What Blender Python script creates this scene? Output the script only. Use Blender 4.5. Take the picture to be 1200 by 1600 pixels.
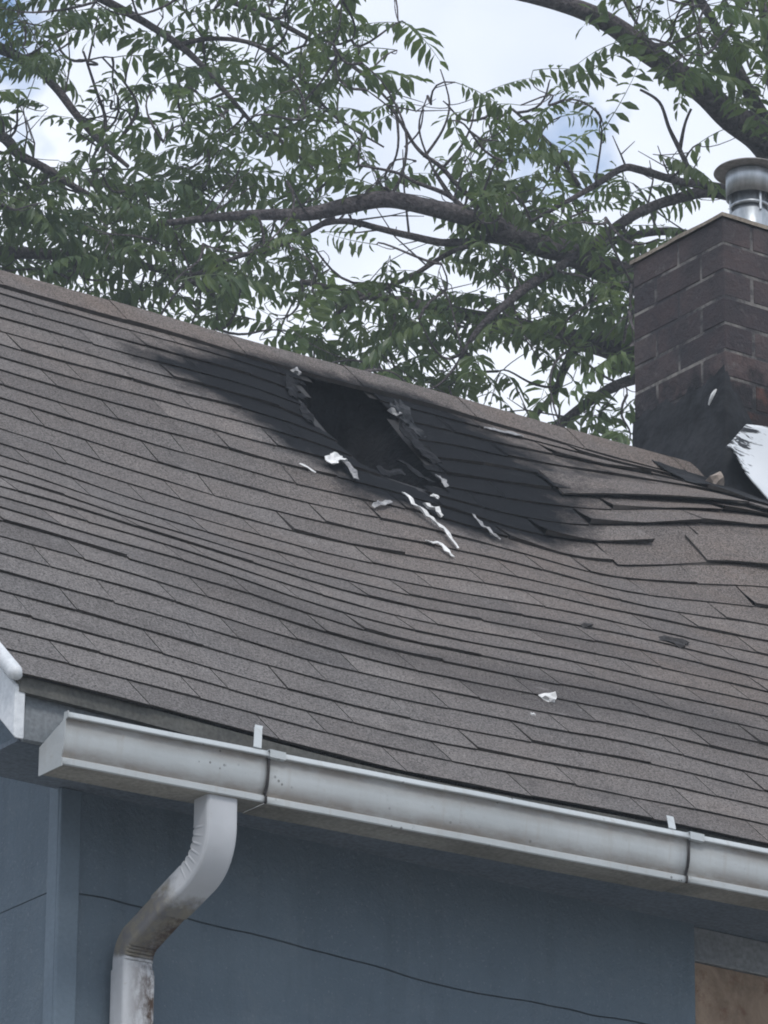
import bpy, bmesh, math, random
import numpy as np
from mathutils import Vector, Matrix, noise

for o in list(bpy.data.objects): bpy.data.objects.remove(o)
R = math.radians
scene = bpy.context.scene
col = scene.collection
rnd = random.Random(7)

# ------------------------------------------------------------------ camera
Z0 = 4.4763                       # height of the eave above the ground
PITCH = 0.7372461                 # roof slope
CAM = Vector((-4.12676, -6.94872, -2.82632 + Z0))
YAW, TILT, ROLL = 0.6106107, 0.3689084, 0.0082334
VD = Vector((math.cos(TILT)*math.sin(YAW), math.cos(TILT)*math.cos(YAW), math.sin(TILT)))
r0 = Vector((math.cos(YAW), -math.sin(YAW), 0)); u0 = r0.cross(VD)
VR = r0*math.cos(ROLL) + u0*math.sin(ROLL); VU = u0*math.cos(ROLL) - r0*math.sin(ROLL)
cd = bpy.data.cameras.new('camera'); cam = bpy.data.objects.new('camera', cd); col.objects.link(cam)
m = Matrix.Identity(4)
for i in range(3): m[i][0], m[i][1], m[i][2], m[i][3] = VR[i], VU[i], -VD[i], CAM[i]
cam.matrix_world = m
cd.sensor_fit = 'VERTICAL'; cd.sensor_height = 24; cd.sensor_width = 18; cd.lens = 120
cd.clip_end = 3000
scene.camera = cam

# ------------------------------------------------------------------ world, sun, exposure
SUN_EL, SUN_AZ = R(50), R(205)    # azimuth: clockwise from +Y, direction the light comes FROM
w = bpy.data.worlds.new('World'); scene.world = w; w.use_nodes = True
nt = w.node_tree; N = nt.nodes; N.clear()
out = N.new('ShaderNodeOutputWorld'); mix = N.new('ShaderNodeMixShader')
b1 = N.new('ShaderNodeBackground'); b2 = N.new('ShaderNodeBackground')
sky = N.new('ShaderNodeTexSky'); sky.sky_type = 'NISHITA'; sky.sun_disc = False
sky.sun_elevation = SUN_EL; sky.sun_rotation = SUN_AZ; sky.air_density = 1.0; sky.dust_density = 2.0
b1.inputs['Strength'].default_value = 0.15
nt.links.new(sky.outputs[0], b1.inputs['Color'])
tc = N.new('ShaderNodeTexCoord'); mp = N.new('ShaderNodeMapping')
nz = N.new('ShaderNodeTexNoise'); nz.inputs['Scale'].default_value = 20.0; nz.inputs['Detail'].default_value = 5; nz.inputs['Roughness'].default_value = .5
mp.inputs['Location'].default_value = (4.8652, 2.2179, 4.5657)
cr = N.new('ShaderNodeValToRGB'); cr.color_ramp.elements[0].position = .345; cr.color_ramp.elements[1].position = .435
nz2 = N.new('ShaderNodeTexNoise'); nz2.inputs['Scale'].default_value = 14.0; nz2.inputs['Detail'].default_value = 4
cc = N.new('ShaderNodeValToRGB')
cc.color_ramp.elements[0].position = .35; cc.color_ramp.elements[0].color = (.55, .605, .72, 1)
cc.color_ramp.elements[1].position = .65; cc.color_ramp.elements[1].color = (.71, .75, .83, 1)
b2.inputs['Strength'].default_value = 1.0
for a, b in ((tc.outputs['Generated'], mp.inputs[0]), (mp.outputs[0], nz.inputs['Vector']), (mp.outputs[0], nz2.inputs['Vector']),
             (nz.outputs['Fac'], cr.inputs[0]), (cr.outputs[0], mix.inputs[0]), (nz2.outputs['Fac'], cc.inputs[0]),
             (cc.outputs[0], b2.inputs['Color']), (b1.outputs[0], mix.inputs[1]), (b2.outputs[0], mix.inputs[2]), (mix.outputs[0], out.inputs[0])):
    nt.links.new(a, b)
sd = bpy.data.lights.new('sun', 'SUN'); sd.energy = 1.2; sd.angle = R(12); sd.color = (1, .97, .93)
so = bpy.data.objects.new('sun', sd); col.objects.link(so)
sdir = Vector((math.sin(SUN_AZ)*math.cos(SUN_EL), math.cos(SUN_AZ)*math.cos(SUN_EL), math.sin(SUN_EL)))
so.rotation_euler = sdir.to_track_quat('Z', 'Y').to_euler(); so.location = (0, -5, 20)
vs = scene.view_settings; vs.view_transform = 'Standard'; vs.look = 'None'; vs.gamma = 1; vs.exposure = 0.56; vs.use_curve_mapping = False
scene.cycles.use_denoising = True
scene.cycles.max_bounces = 6; scene.cycles.diffuse_bounces = 3; scene.cycles.transparent_max_bounces = 4
scene.cycles.filter_width = 1.9

# ------------------------------------------------------------------ helpers
def smooth(a, b, x):
    t = min(1, max(0, (x-a)/(b-a))); return t*t*(3-2*t)
def g2(x): return math.exp(-x*x)
def nz1(x, y, z=0.0): return noise.noise(Vector((x, y, z)))     # about -1..1
def link(o, parent=None):
    col.objects.link(o)
    if parent: o.parent = parent
    return o
def mesh(name, verts, faces, mats, parent=None, attrs=None, mi=None, smooth_shade=False):
    me = bpy.data.meshes.new(name)
    me.from_pydata([tuple(v) for v in verts], [], faces)
    for k in (mats if isinstance(mats, (list, tuple)) else [mats]): me.materials.append(k)
    if mi: me.polygons.foreach_set('material_index', mi)
    if attrs:
        for an, vals in attrs.items():
            a = me.attributes.new(an, 'FLOAT', 'POINT'); a.data.foreach_set('value', vals)
    if smooth_shade: me.polygons.foreach_set('use_smooth', [True]*len(me.polygons))
    me.update()
    o = bpy.data.objects.new(name, me)
    return link(o, parent)
def empty(name, loc=(0, 0, 0)):
    o = bpy.data.objects.new(name, None); o.empty_display_size = .2; o.location = loc
    return link(o)
def tag(o, label, cat, group=None):
    o['label'] = label; o['category'] = cat
    if group: o['group'] = group
    return o
def kind(o, k): o['kind'] = k; return o
def box_geo(x0, x1, y0, y1, z0, z1):
    v = [(x0,y0,z0),(x1,y0,z0),(x1,y1,z0),(x0,y1,z0),(x0,y0,z1),(x1,y0,z1),(x1,y1,z1),(x0,y1,z1)]
    f = [(0,3,2,1),(4,5,6,7),(0,1,5,4),(1,2,6,5),(2,3,7,6),(3,0,4,7)]
    return v, f
def box(name, x0, x1, y0, y1, z0, z1, mat, parent=None, bev=0.0, seg=1):
    v, f = box_geo(x0, x1, y0, y1, z0, z1)
    bm = bmesh.new(); vv = [bm.verts.new(p) for p in v]
    for q in f: bm.faces.new([vv[i] for i in q])
    if bev: bmesh.ops.bevel(bm, geom=bm.edges[:], offset=bev, segments=seg, affect='EDGES', profile=.5)
    me = bpy.data.meshes.new(name); bm.to_mesh(me); bm.free(); me.materials.append(mat)
    return link(bpy.data.objects.new(name, me), parent)
def tube_geo(pts, radii, n=8, caps=True):
    """pts: list of Vector; radii list"""
    V, F = [], []
    up = Vector((0.13, 0.2, 1)).normalized()
    for i, p in enumerate(pts):
        t = (pts[min(i+1, len(pts)-1)] - pts[max(i-1, 0)]).normalized()
        a = t.cross(up)
        if a.length < .05: a = t.cross(Vector((1, 0, 0)))
        a.normalize(); b = t.cross(a)
        for k in range(n):
            th = 2*math.pi*k/n
            V.append(p + (a*math.cos(th) + b*math.sin(th))*radii[i])
    for i in range(len(pts)-1):
        for k in range(n):
            F.append((i*n+k, i*n+(k+1) % n, (i+1)*n+(k+1) % n, (i+1)*n+k))
    if caps:
        F.append(tuple(range(n-1, -1, -1))); F.append(tuple((len(pts)-1)*n+k for k in range(n)))
    return V, F
def lathe(name, prof, center, mat, parent, n=40):
    V, F = [], []
    for (r, z) in prof:
        for k in range(n):
            a = 2*math.pi*k/n; V.append((center[0]+r*math.cos(a), center[1]+r*math.sin(a), center[2]+z))
    for i in range(len(prof)-1):
        for k in range(n): F.append((i*n+k, i*n+(k+1) % n, (i+1)*n+(k+1) % n, (i+1)*n+k))
    return mesh(name, V, F, mat, parent, smooth_shade=True)

# ------------------------------------------------------------------ materials
class Mat:
    def __init__(s, name, rough=.8, spec=.3, metal=0.0):
        s.m = bpy.data.materials.new(name); s.m.use_nodes = True
        s.t = s.m.node_tree; s.n = s.t.nodes
        s.b = s.n['Principled BSDF']; s.b.inputs['Roughness'].default_value = rough
        s.b.inputs['Specular IOR Level'].default_value = spec; s.b.inputs['Metallic'].default_value = metal
        s.g = s.n.new('ShaderNodeNewGeometry')
    def val(s, v):
        n = s.n.new('ShaderNodeValue'); n.outputs[0].default_value = v; return n.outputs[0]
    def L(s, a, b): s.t.links.new(a, b)
    def pos(s, scale=(1, 1, 1), loc=(0, 0, 0), rot=(0, 0, 0)):
        mp = s.n.new('ShaderNodeMapping'); mp.inputs['Scale'].default_value = scale; mp.inputs['Location'].default_value = loc; mp.inputs['Rotation'].default_value = rot
        s.L(s.g.outputs['Position'], mp.inputs[0]); return mp.outputs[0]
    def noise(s, scale, detail=3, rough=.55, vec=None, dist=0):
        n = s.n.new('ShaderNodeTexNoise'); n.inputs['Scale'].default_value = scale; n.inputs['Detail'].default_value = detail
        n.inputs['Roughness'].default_value = rough; n.inputs['Distortion'].default_value = dist
        s.L(vec if vec is not None else s.g.outputs['Position'], n.inputs['Vector']); return n.outputs['Fac']
    def vor(s, scale, vec=None):
        n = s.n.new('ShaderNodeTexVoronoi'); n.inputs['Scale'].default_value = scale
        s.L(vec if vec is not None else s.g.outputs['Position'], n.inputs['Vector']); return n.outputs['Distance']
    def ramp(s, fac, stops):
        n = s.n.new('ShaderNodeValToRGB'); e = n.color_ramp.elements
        while len(e) < len(stops): e.new(.5)
        for k, (p, c) in enumerate(stops):
            e[k].position = p; e[k].color = (c, c, c, 1) if not isinstance(c, tuple) else (*c, 1)
        s.L(fac, n.inputs[0]); return n.outputs[0]
    def mixc(s, fac, a, b, mode='MIX'):
        n = s.n.new('ShaderNodeMix'); n.data_type = 'RGBA'; n.blend_type = mode
        for sock, v in ((n.inputs['Factor'], fac), (n.inputs['A'], a), (n.inputs['B'], b)):
            if isinstance(v, (int, float)): sock.default_value = v
            elif isinstance(v, tuple): sock.default_value = (*v, 1)
            else: s.L(v, sock)
        return n.outputs['Result']
    def math(s, op, a, b=0.0):
        n = s.n.new('ShaderNodeMath'); n.operation = op
        for k, v in ((0, a), (1, b)):
            if isinstance(v, (int, float)): n.inputs[k].default_value = v
            else: s.L(v, n.inputs[k])
        return n.outputs[0]
    def attr(s, name):
        n = s.n.new('ShaderNodeAttribute'); n.attribute_name = name; return n.outputs['Fac']
    def sep(s):
        n = s.n.new('ShaderNodeSeparateXYZ'); s.L(s.g.outputs['Position'], n.inputs[0]); return n.outputs
    def bump(s, h, strength=.3, dist=.01):
        n = s.n.new('ShaderNodeBump'); n.inputs['Strength'].default_value = strength; n.inputs['Distance'].default_value = dist
        s.L(h, n.inputs['Height']); s.L(n.outputs[0], s.b.inputs['Normal'])
    def color(s, c):
        if isinstance(c, tuple): s.b.inputs['Base Color'].default_value = (*c, 1)
        else: s.L(c, s.b.inputs['Base Color'])
        return s

def mottled(name, c1, c2, scale=8, rough=.7, spec=.3, metal=0., grain=120, gamt=.25, bump=.15, bd=.004, stretch=(1, 1, 1)):
    M = Mat(name, rough, spec, metal)
    v = M.pos(stretch)
    c = M.mixc(M.ramp(M.noise(scale, 5, vec=v), [(.3, 0.), (.7, 1.)]), c1, c2)
    gr = M.noise(grain, 2)
    c = M.mixc(gamt, c, M.ramp(gr, [(.3, .0), (.7, 1.)]), 'SOFT_LIGHT')
    M.color(c); M.bump(gr, bump, bd)
    return M.m

# shingles: stone granules, staining, a darker trough band, soot from the fire ('soot' vertex values give its outline)
M = Mat('shingle_granules', .95, .04)
tone = M.attr('tone')
c = M.mixc(tone, (.094, .091, .091), (.180, .169, .163))
big = M.ramp(M.noise(2.1, 4, .6, vec=M.pos((1, 1, 1), (3.1, 0, 0))), [(.35, 0.), (.65, 1.)])
c = M.mixc(M.math('MULTIPLY', big, .6), c, (.114, .112, .114))
brown = M.math('MULTIPLY', M.ramp(M.noise(3.3, 4, .6, vec=M.pos((1, 1, 1), (7.7, 2, 0))), [(.3, .35), (.65, 1.)]), M.attr('warm'))
c = M.mixc(M.math('MULTIPLY', brown, .9), c, (.148, .119, .102))
streak = M.ramp(M.noise(7, 4, .65, vec=M.pos((3.2, .6, .6))), [(.45, 0.), (.72, 1.)])
c = M.mixc(M.math('MULTIPLY', streak, .35), c, (.092, .086, .084))
c = M.mixc(M.math('MULTIPLY', M.math('MULTIPLY', M.attr('trough_tone'), M.ramp(M.noise(5, 4, .6), [(.3, .5), (.6, 1.)])), .9), c, (.066, .061, .060))
gr = M.noise(260, 2, .7); gr2 = M.noise(620, 1, .5)
c = M.mixc(1., c, M.ramp(gr, [(.28, .08), (.5, .5), (.74, .95)]), 'OVERLAY')
c = M.mixc(M.ramp(gr2, [(.66, 0.), (.72, .55)]), c, (.34, .33, .33))
c = M.mixc(M.ramp(M.noise(18, 6, .75, vec=M.pos((.6, 1, 1), (1.3, 4, 2))), [(.60, 0.), (.74, .5)]), c, (.23, .22, .215))
c = M.mixc(M.ramp(M.noise(11, 6, .75, vec=M.pos((.5, 1, 1), (9.3, 1, 5))), [(.57, 0.), (.72, .6)]), c, (.066, .062, .061))
sn = M.math('ADD', M.attr('soot'), M.math('MULTIPLY', M.math('SUBTRACT', M.noise(12, 7, .78), .5), 1.25))
sf = M.ramp(sn, [(.16, 0.), (.38, .60), (.62, 1.)])
ash = M.ramp(M.noise(26, 6, .7, vec=M.pos((.55, 1.5, 1.5)), dist=1.2), [(.57, 0.), (.72, .30)])
sc_ = M.mixc(ash, (.0085, .0100, .0125), (.070, .073, .078))
c = M.mixc(M.math('MULTIPLY', sf, .97), c, sc_)
M.color(c); M.bump(gr, .55, .003)
M_SH = M.m
M = Mat('shingle_edge', .95, .1)
M.color(M.mixc(M.noise(60, 3), (.026, .024, .023), (.085, .076, .070))); M_EDGE = M.m
M_FELT = mottled('felt', (.014, .014, .015), (.028, .026, .026), 12)
M_CHAR = mottled('char', (.004, .0045, .006), (.009, .010, .013), 20, rough=.85, spec=.25, bump=.6, bd=.01, grain=60)
M_ASHCHAR = mottled('char_ash', (.011, .013, .016), (.062, .065, .070), 55, rough=.9, spec=.1, bump=.5, bd=.006, grain=90)
M_TAR = mottled('roof_tar', (.009, .010, .012), (.026, .027, .030), 14, rough=.75, spec=.2, bump=.6, bd=.010, grain=30)
# brick and mortar
M = Mat('brick', .9, .2)
c = M.mixc(M.attr('tone'), (.056, .048, .053), (.100, .080, .080))
c = M.mixc(M.ramp(M.noise(14, 5, .65), [(.4, 0.), (.7, .7)]), c, (.036, .037, .043))
low = M.math('MULTIPLY', M.attr('red'), M.ramp(M.noise(22, 4, .6), [(.35, 0.), (.6, 1.)]))
c = M.mixc(low, c, (.205, .085, .055))
c = M.mixc(M.ramp(M.noise(34, 5, .75), [(.58, 0.), (.74, .6)]), c, (.17, .16, .158))
c = M.mixc(M.ramp(M.noise(5, 4, .6), [(.42, 0.), (.66, .6)]), c, (.035, .036, .041))
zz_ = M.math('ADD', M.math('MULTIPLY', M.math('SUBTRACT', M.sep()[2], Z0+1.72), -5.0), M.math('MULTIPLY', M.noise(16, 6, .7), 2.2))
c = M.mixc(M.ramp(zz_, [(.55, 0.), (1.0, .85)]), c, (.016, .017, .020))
M.color(c); M.bump(M.noise(70, 5, .75), .9, .010); M_BRICK = M.m
M = Mat('mortar', .95, .1)
c = M.mixc(M.ramp(M.noise(11, 4, .65), [(.44, 0.), (.64, 1.)]), (.060, .058, .062), (.26, .245, .225))
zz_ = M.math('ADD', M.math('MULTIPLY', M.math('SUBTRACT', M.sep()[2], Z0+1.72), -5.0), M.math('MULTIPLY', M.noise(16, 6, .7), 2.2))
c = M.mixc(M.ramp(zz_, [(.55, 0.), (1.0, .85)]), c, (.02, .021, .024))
M.color(c); M.bump(M.noise(120, 4, .7), .8, .006); M_MORT = M.m
M_CROWN = mottled('crown_mortar', (.17, .145, .12), (.30, .26, .21), 12, rough=.95, spec=.1, bump=.6, bd=.006)
M = Mat('white_membrane', .5, .4)
c = M.mixc(M.noise(9, 4), (.60, .635, .67), (.80, .82, .84))
c = M.mixc(M.ramp(M.math('ADD', M.attr('tar'), M.math('MULTIPLY', M.math('SUBTRACT', M.noise(6, 4, .6, vec=M.pos((3.0, 3.0, 13.0), (0, 0, 0), (0, R(-48), 0)), dist=.6), .5), 1.5)), [(.80, 0.), (.92, 1.)]), c, (.016, .018, .022))
M.color(c); M_WHITE = M.m
M_SCRAP = mottled('white_scrap', (.50, .50, .49), (.84, .84, .83), 45, rough=.7, spec=.3)
M_GREYSCRAP = mottled('grey_scrap', (.16, .16, .17), (.42, .42, .42), 50, rough=.8, spec=.2)
M_DARKSCRAP = mottled('dark_scrap', (.018, .017, .018), (.05, .046, .045), 40, rough=.9)
M_WOOD = mottled('raw_wood', (.22, .18, .15), (.34, .29, .25), 30, rough=.85, stretch=(1, 1, 4))
# blue-grey wall paint
M = Mat('wall_paint', .7, .25)
c = M.mixc(M.ramp(M.noise(2.4, 5, .6), [(.3, 0.), (.7, 1.)]), (.104, .142, .178), (.140, .184, .222))
st = M.ramp(M.noise(9, 4, .6, vec=M.pos((2.5, 2.5, .35))), [(.5, 0.), (.75, 1.)])
c = M.mixc(M.math('MULTIPLY', st, .5), c, (.080, .108, .135))
c = M.mixc(M.ramp(M.noise(13, 5, .7), [(.52, 0.), (.72, .4)]), c, (.165, .20, .225))
c = M.mixc(M.ramp(M.noise(160, 2, .6), [(.62, 0.), (.74, .5)]), c, (.24, .27, .30))
M.color(c); M.bump(M.noise(85, 5, .75), .8, .008); M_WALL = M.m
M_TRIMB = mottled('corner_paint', (.104, .142, .178), (.134, .176, .214), 3, rough=.65, gamt=.08, bump=.05)
M_FASC = mottled('fascia_paint', (.13, .15, .165), (.19, .205, .215), 9, rough=.75, stretch=(1, 3, 3))
M_DRIPW = mottled('drip_board', (.070, .072, .068), (.110, .108, .098), 14, rough=.85)
M_SOFF = mottled('soffit_paint', (.10, .125, .155), (.14, .165, .195), 5, rough=.8)
# weathered white gutter metal
M = Mat('gutter_metal', .8, .2)
c = M.mixc(M.ramp(M.noise(5, 4, .6), [(.3, 0.), (.7, 1.)]), (.375, .405, .415), (.46, .49, .50))
gm = M.math('MULTIPLY', M.attr('grime'), M.ramp(M.noise(24, 5, .7, vec=M.pos((.35, 1, 1))), [(.28, .35), (.58, 1.)]))
c = M.mixc(M.math('MULTIPLY', gm, .9), c, (.185, .16, .135))
sp = M.math('MULTIPLY', M.math('LESS_THAN', M.vor(75), .20), M.ramp(M.noise(9, 3, .5), [(.57, 0.), (.64, 1.)]))
c = M.mixc(M.math('MULTIPLY', sp, .7), c, (.06, .058, .052))
c = M.mixc(M.ramp(M.noise(60, 5, .7), [(.62, 0.), (.74, .6)]), c, (.30, .275, .24))
c = M.mixc(M.ramp(M.noise(6, 5, .7, vec=M.pos((9, 1, .6))), [(.55, 0.), (.75, .45)]), c, (.30, .28, .25))
M.color(c); M.bump(M.noise(22, 3), .3, .006); M_GUT = M.m
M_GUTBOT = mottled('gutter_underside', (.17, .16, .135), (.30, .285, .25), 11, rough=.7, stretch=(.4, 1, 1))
# downspout: white paint, rust and moss where the 'grime' value is high
M = Mat('downspout_metal', .8, .2)
c = M.mixc(M.ramp(M.noise(7, 4, .6), [(.3, 0.), (.7, 1.)]), (.39, .405, .425), (.48, .495, .515))
c = M.mixc(M.ramp(M.noise(90, 4, .7), [(.64, 0.), (.74, .6)]), c, (.30, .26, .22))
dm = M.ramp(M.math('ADD', M.attr('grime'), M.math('MULTIPLY', M.math('SUBTRACT', M.noise(30, 5, .7), .5), .9)), [(.35, 0.), (.75, 1.)])
dc = M.mixc(M.ramp(M.noise(45, 4, .6), [(.4, 0.), (.6, 1.)]), (.15, .148, .150), (.20, .185, .15))
c = M.mixc(dm, c, dc)
ru = M.math('MULTIPLY', M.attr('rust'), M.ramp(M.noise(38, 5, .75, vec=M.pos((1, 1, .5))), [(.38, 0.), (.56, 1.)]))
c = M.mixc(ru, c, (.060, .040, .030))
M.color(c); M_DOWN = M.m
M = Mat('galvanised', .42, .5, .75)
c = M.mixc(M.ramp(M.noise(22, 5, .7, vec=M.pos((2, 2, .4))), [(.3, 0.), (.7, 1.)]), (.26, .29, .31), (.52, .55, .58))
M.color(c); M_GALV = M.m
M_CAPRUST = mottled('cap_weathered', (.15, .14, .13), (.28, .27, .26), 20, rough=.7, metal=.3)
M = Mat('plywood', .85, .2)
c = M.mixc(M.ramp(M.noise(9, 6, .7, vec=M.pos((1, 1, .8)), dist=.8), [(.3, 0.), (.7, 1.)]), (.13, .088, .058), (.36, .27, .195))
c = M.mixc(M.ramp(M.noise(20, 5, .7), [(.54, 0.), (.68, .85)]), c, (.15, .072, .045))
M.color(c); M.bump(M.noise(60, 4), .4, .004); M_PLY = M.m
M_HEAD = mottled('window_head_paint', (.15, .16, .17), (.22, .23, .235), 10, rough=.8, stretch=(.6, 1, 2))
M_BARK = mottled('bark', (.060, .052, .055), (.125, .110, .110), 14, rough=.95, spec=.1, grain=60, gamt=.5, bump=.9, bd=.02, stretch=(1, 1, .5))
# leaves
def leafmat(name, ca, cb):
    M = Mat(name, .42, .45)
    c = M.mixc(M.ramp(M.noise(2.2, 3, .6), [(.35, 0.), (.65, 1.)]), ca, cb)
    c = M.mixc(M.ramp(M.noise(14, 3, .6), [(.48, 0.), (.72, .85)]), c, (.150, .185, .060))
    c = M.mixc(M.ramp(M.noise(11, 3, .6, vec=M.pos((1, 1, 1), (5, 5, 5))), [(.50, 0.), (.70, .5)]), c, (.030, .062, .042))
    M.color(c)
    tr = M.n.new('ShaderNodeBsdfTranslucent'); M.L(M.mixc(.6, c, (.17, .25, .05)), tr.inputs['Color'])
    mx = M.n.new('ShaderNodeMixShader'); mx.inputs[0].default_value = .45
    M.L(M.b.outputs[0], mx.inputs[1]); M.L(tr.outputs[0], mx.inputs[2])
    M.L(mx.outputs[0], M.n['Material Output'].inputs['Surface'])
    return M.m
M_LEAF = leafmat('leaf_green', (.060, .102, .050), (.112, .150, .058))
M_LEAF2 = leafmat('leaf_green_dark', (.058, .100, .054), (.106, .148, .064))
M_GROUND = mottled('ground_bounce', (.22, .215, .20), (.32, .31, .29), 1.2, rough=.95, spec=.1)  # unseen ground, pale tone chosen to bounce light up under the eave

# ------------------------------------------------------------------ ground
ground = mesh('ground', [(-400,-400,0),(400,-400,0),(400,400,0),(-400,400,0)], [(0,1,2,3)], M_GROUND); kind(ground, 'structure')

# ------------------------------------------------------------------ house
HX = 6.0                                    # length of the house along the eave
CP, SP = math.cos(PITCH), math.sin(PITCH)
RL = 2.376                                  # slope length
def bulge(X, s):
    h = .022*g2((s-.62)/.34)*(1-.6*smooth(1.0, 2.2, X)) - .020*g2((s-1.22)/.30)*g2((X-.9)/1.1)
    h += .098*g2((X-2.70)/.40)*g2((s-1.72)/.36)*(1-smooth(2.12, 2.34, s))
    h -= .030*g2((X-1.72)/.20)*g2((s-1.93)/.24)
    h += .0055*nz1(X*1.7+3, s*2.1) + .0022*nz1(X*5, s*6+9)
    h *= smooth(-.05, .35, s)*.9 + .1
    h -= .036*g2((X-.75-.5*min(s, .8))/.52)*(.55 + .45*smooth(0, .7, s))*(1-smooth(1.2, 2.1, s))
    h -= .030*g2((X-2.02)/.30)*g2((s-1.58)/.33)
    h += .004*nz1(X*3.1+7, s*4.2, 3)*smooth(.05, .3, s)
    return h
def rp(X, s, h=0.0):
    return Vector((X, s*CP - h*SP, Z0 + s*SP + h*CP))
HOLE = [(1.647,2.219),(1.72,2.236),(1.827,2.244),(1.88,2.195),(1.86,2.067),(1.806,1.898),(1.758,1.787),(1.699,1.732),(1.643,1.752),(1.585,1.785),(1.576,1.898),(1.61,2.077)]
SOOT = [(1.181,2.044),(1.31,2.10),(1.479,2.25),(1.60,2.40),(1.832,2.42),(1.98,2.38),(2.10,2.27),(2.2,2.22),(2.354,2.18),(2.552,2.2),(2.85,2.22),(2.85,2.0),(2.55,1.98),(2.38,1.84),(2.22,1.74),(2.02,1.58),(1.879,1.568),(1.769,1.489),(1.685,1.517),(1.615,1.572),(1.519,1.544),(1.477,1.619),(1.467,1.73),(1.39,1.72),(1.358,1.837),(1.292,1.936)]
HOLE = [(1.72+(a-1.72)*1.06, 1.99+(b-1.99)*1.10) for a, b in HOLE]
HOLE[5] = (HOLE[5][0]+.045, HOLE[5][1]); HOLE[6] = (HOLE[6][0]+.055, HOLE[6][1]-.01)
def sdist(poly, x, y):
    """signed distance, positive inside"""
    ins = False; best = 1e9; n = len(poly)
    for i in range(n):
        ax, ay = poly[i]; bx, by = poly[(i+1) % n]
        if (ay > y) != (by > y) and x < (bx-ax)*(y-ay)/(by-ay)+ax: ins = not ins
        dx, dy = bx-ax, by-ay; t = max(0, min(1, ((x-ax)*dx+(y-ay)*dy)/(dx*dx+dy*dy)))
        best = min(best, math.hypot(x-ax-t*dx, y-ay-t*dy))
    return best if ins else -best
def sootv(X, s):
    if not (.95 < X < 3.1 and 1.25 < s < 2.5): return 0.0
    d = sdist(SOOT, X, s)
    wdt = .17 if X < 1.5 else .13
    return smooth(-wdt, wdt*.9, d)*(1 - .72*smooth(1.92, 2.35, X))
def warmv(X, s): return min(1, max(.12, .20 + .42*(X-.5)/1.6 + .25*s/2.4))
def troughv(X, s):       # darker band along the roof trough
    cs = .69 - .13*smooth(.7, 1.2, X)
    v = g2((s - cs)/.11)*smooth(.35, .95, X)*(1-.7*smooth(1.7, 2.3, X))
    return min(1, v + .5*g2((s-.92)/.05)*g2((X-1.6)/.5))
def holed(X, s): return sdist(HOLE, X + .045*nz1(X*13, s*13, 5) + .012*nz1(X*40, s*40, 2), s + .045*nz1(X*13, s*13, 9) + .012*nz1(X*40, s*40, 7)) > 0

house = empty('house', (0, 0, 0))
tag(house, 'blue-grey house with burnt-through grey-brown shingle roof, brick chimney and white gutter', 'house')
roof = mesh('roof', *(lambda v, f: (v, f))(
    [rp(0.0,0,-.05), rp(HX,0,-.05), rp(HX,RL,-.075), rp(0.0,RL,-.075), (HX, 2*RL*CP, Z0-.02), (0.0, 2*RL*CP, Z0-.02), (HX,RL*CP,Z0+RL*SP-.004),(0.0,RL*CP,Z0+RL*SP-.004)],
    [(7,6,4,5)]), M_SH, house, attrs={'warm': [.6]*8, 'tone': [.4]*8, 'soot': [0.]*8, 'trough_tone': [0.]*8})
# underlay (roof deck covered in felt) with the burnt hole cut out
V, F, idx = [], [], {}
du = .05; nx, ny = int(HX/du), 48; ds = RL/ny
for j in range(ny+1):
    for i in range(nx+1): V.append(rp(i*du, j*ds, bulge(i*du, j*ds) - .002))
for j in range(ny):
    for i in range(nx):
        if sdist(HOLE, (i+.5)*du, (j+.5)*ds) > .005: continue
        a = j*(nx+1)+i; F.append((a, a+1, a+nx+2, a+nx+1))
mesh('underlay', V, F, M_FELT, roof)
# sunken charred boards inside the hole
V, F = [], []; n_ = 22
for j in range(n_+1):
    for i in range(n_+1):
        X = 1.46 + .54*i/n_; s = 1.66 + .705*j/n_
        d = sdist(HOLE, X, s)
        V.append(rp(X, s, bulge(X, s) - .012 - .26*smooth(-.04, .08, d) + .012*nz1(X*14, s*9, 2)))
for j in range(n_):
    for i in range(n_): a = j*(n_+1)+i; F.append((a, a+1, a+n_+2, a+n_+1))
mesh('charred_board', V, F, M_CHAR, roof, smooth_shade=True)

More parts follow.
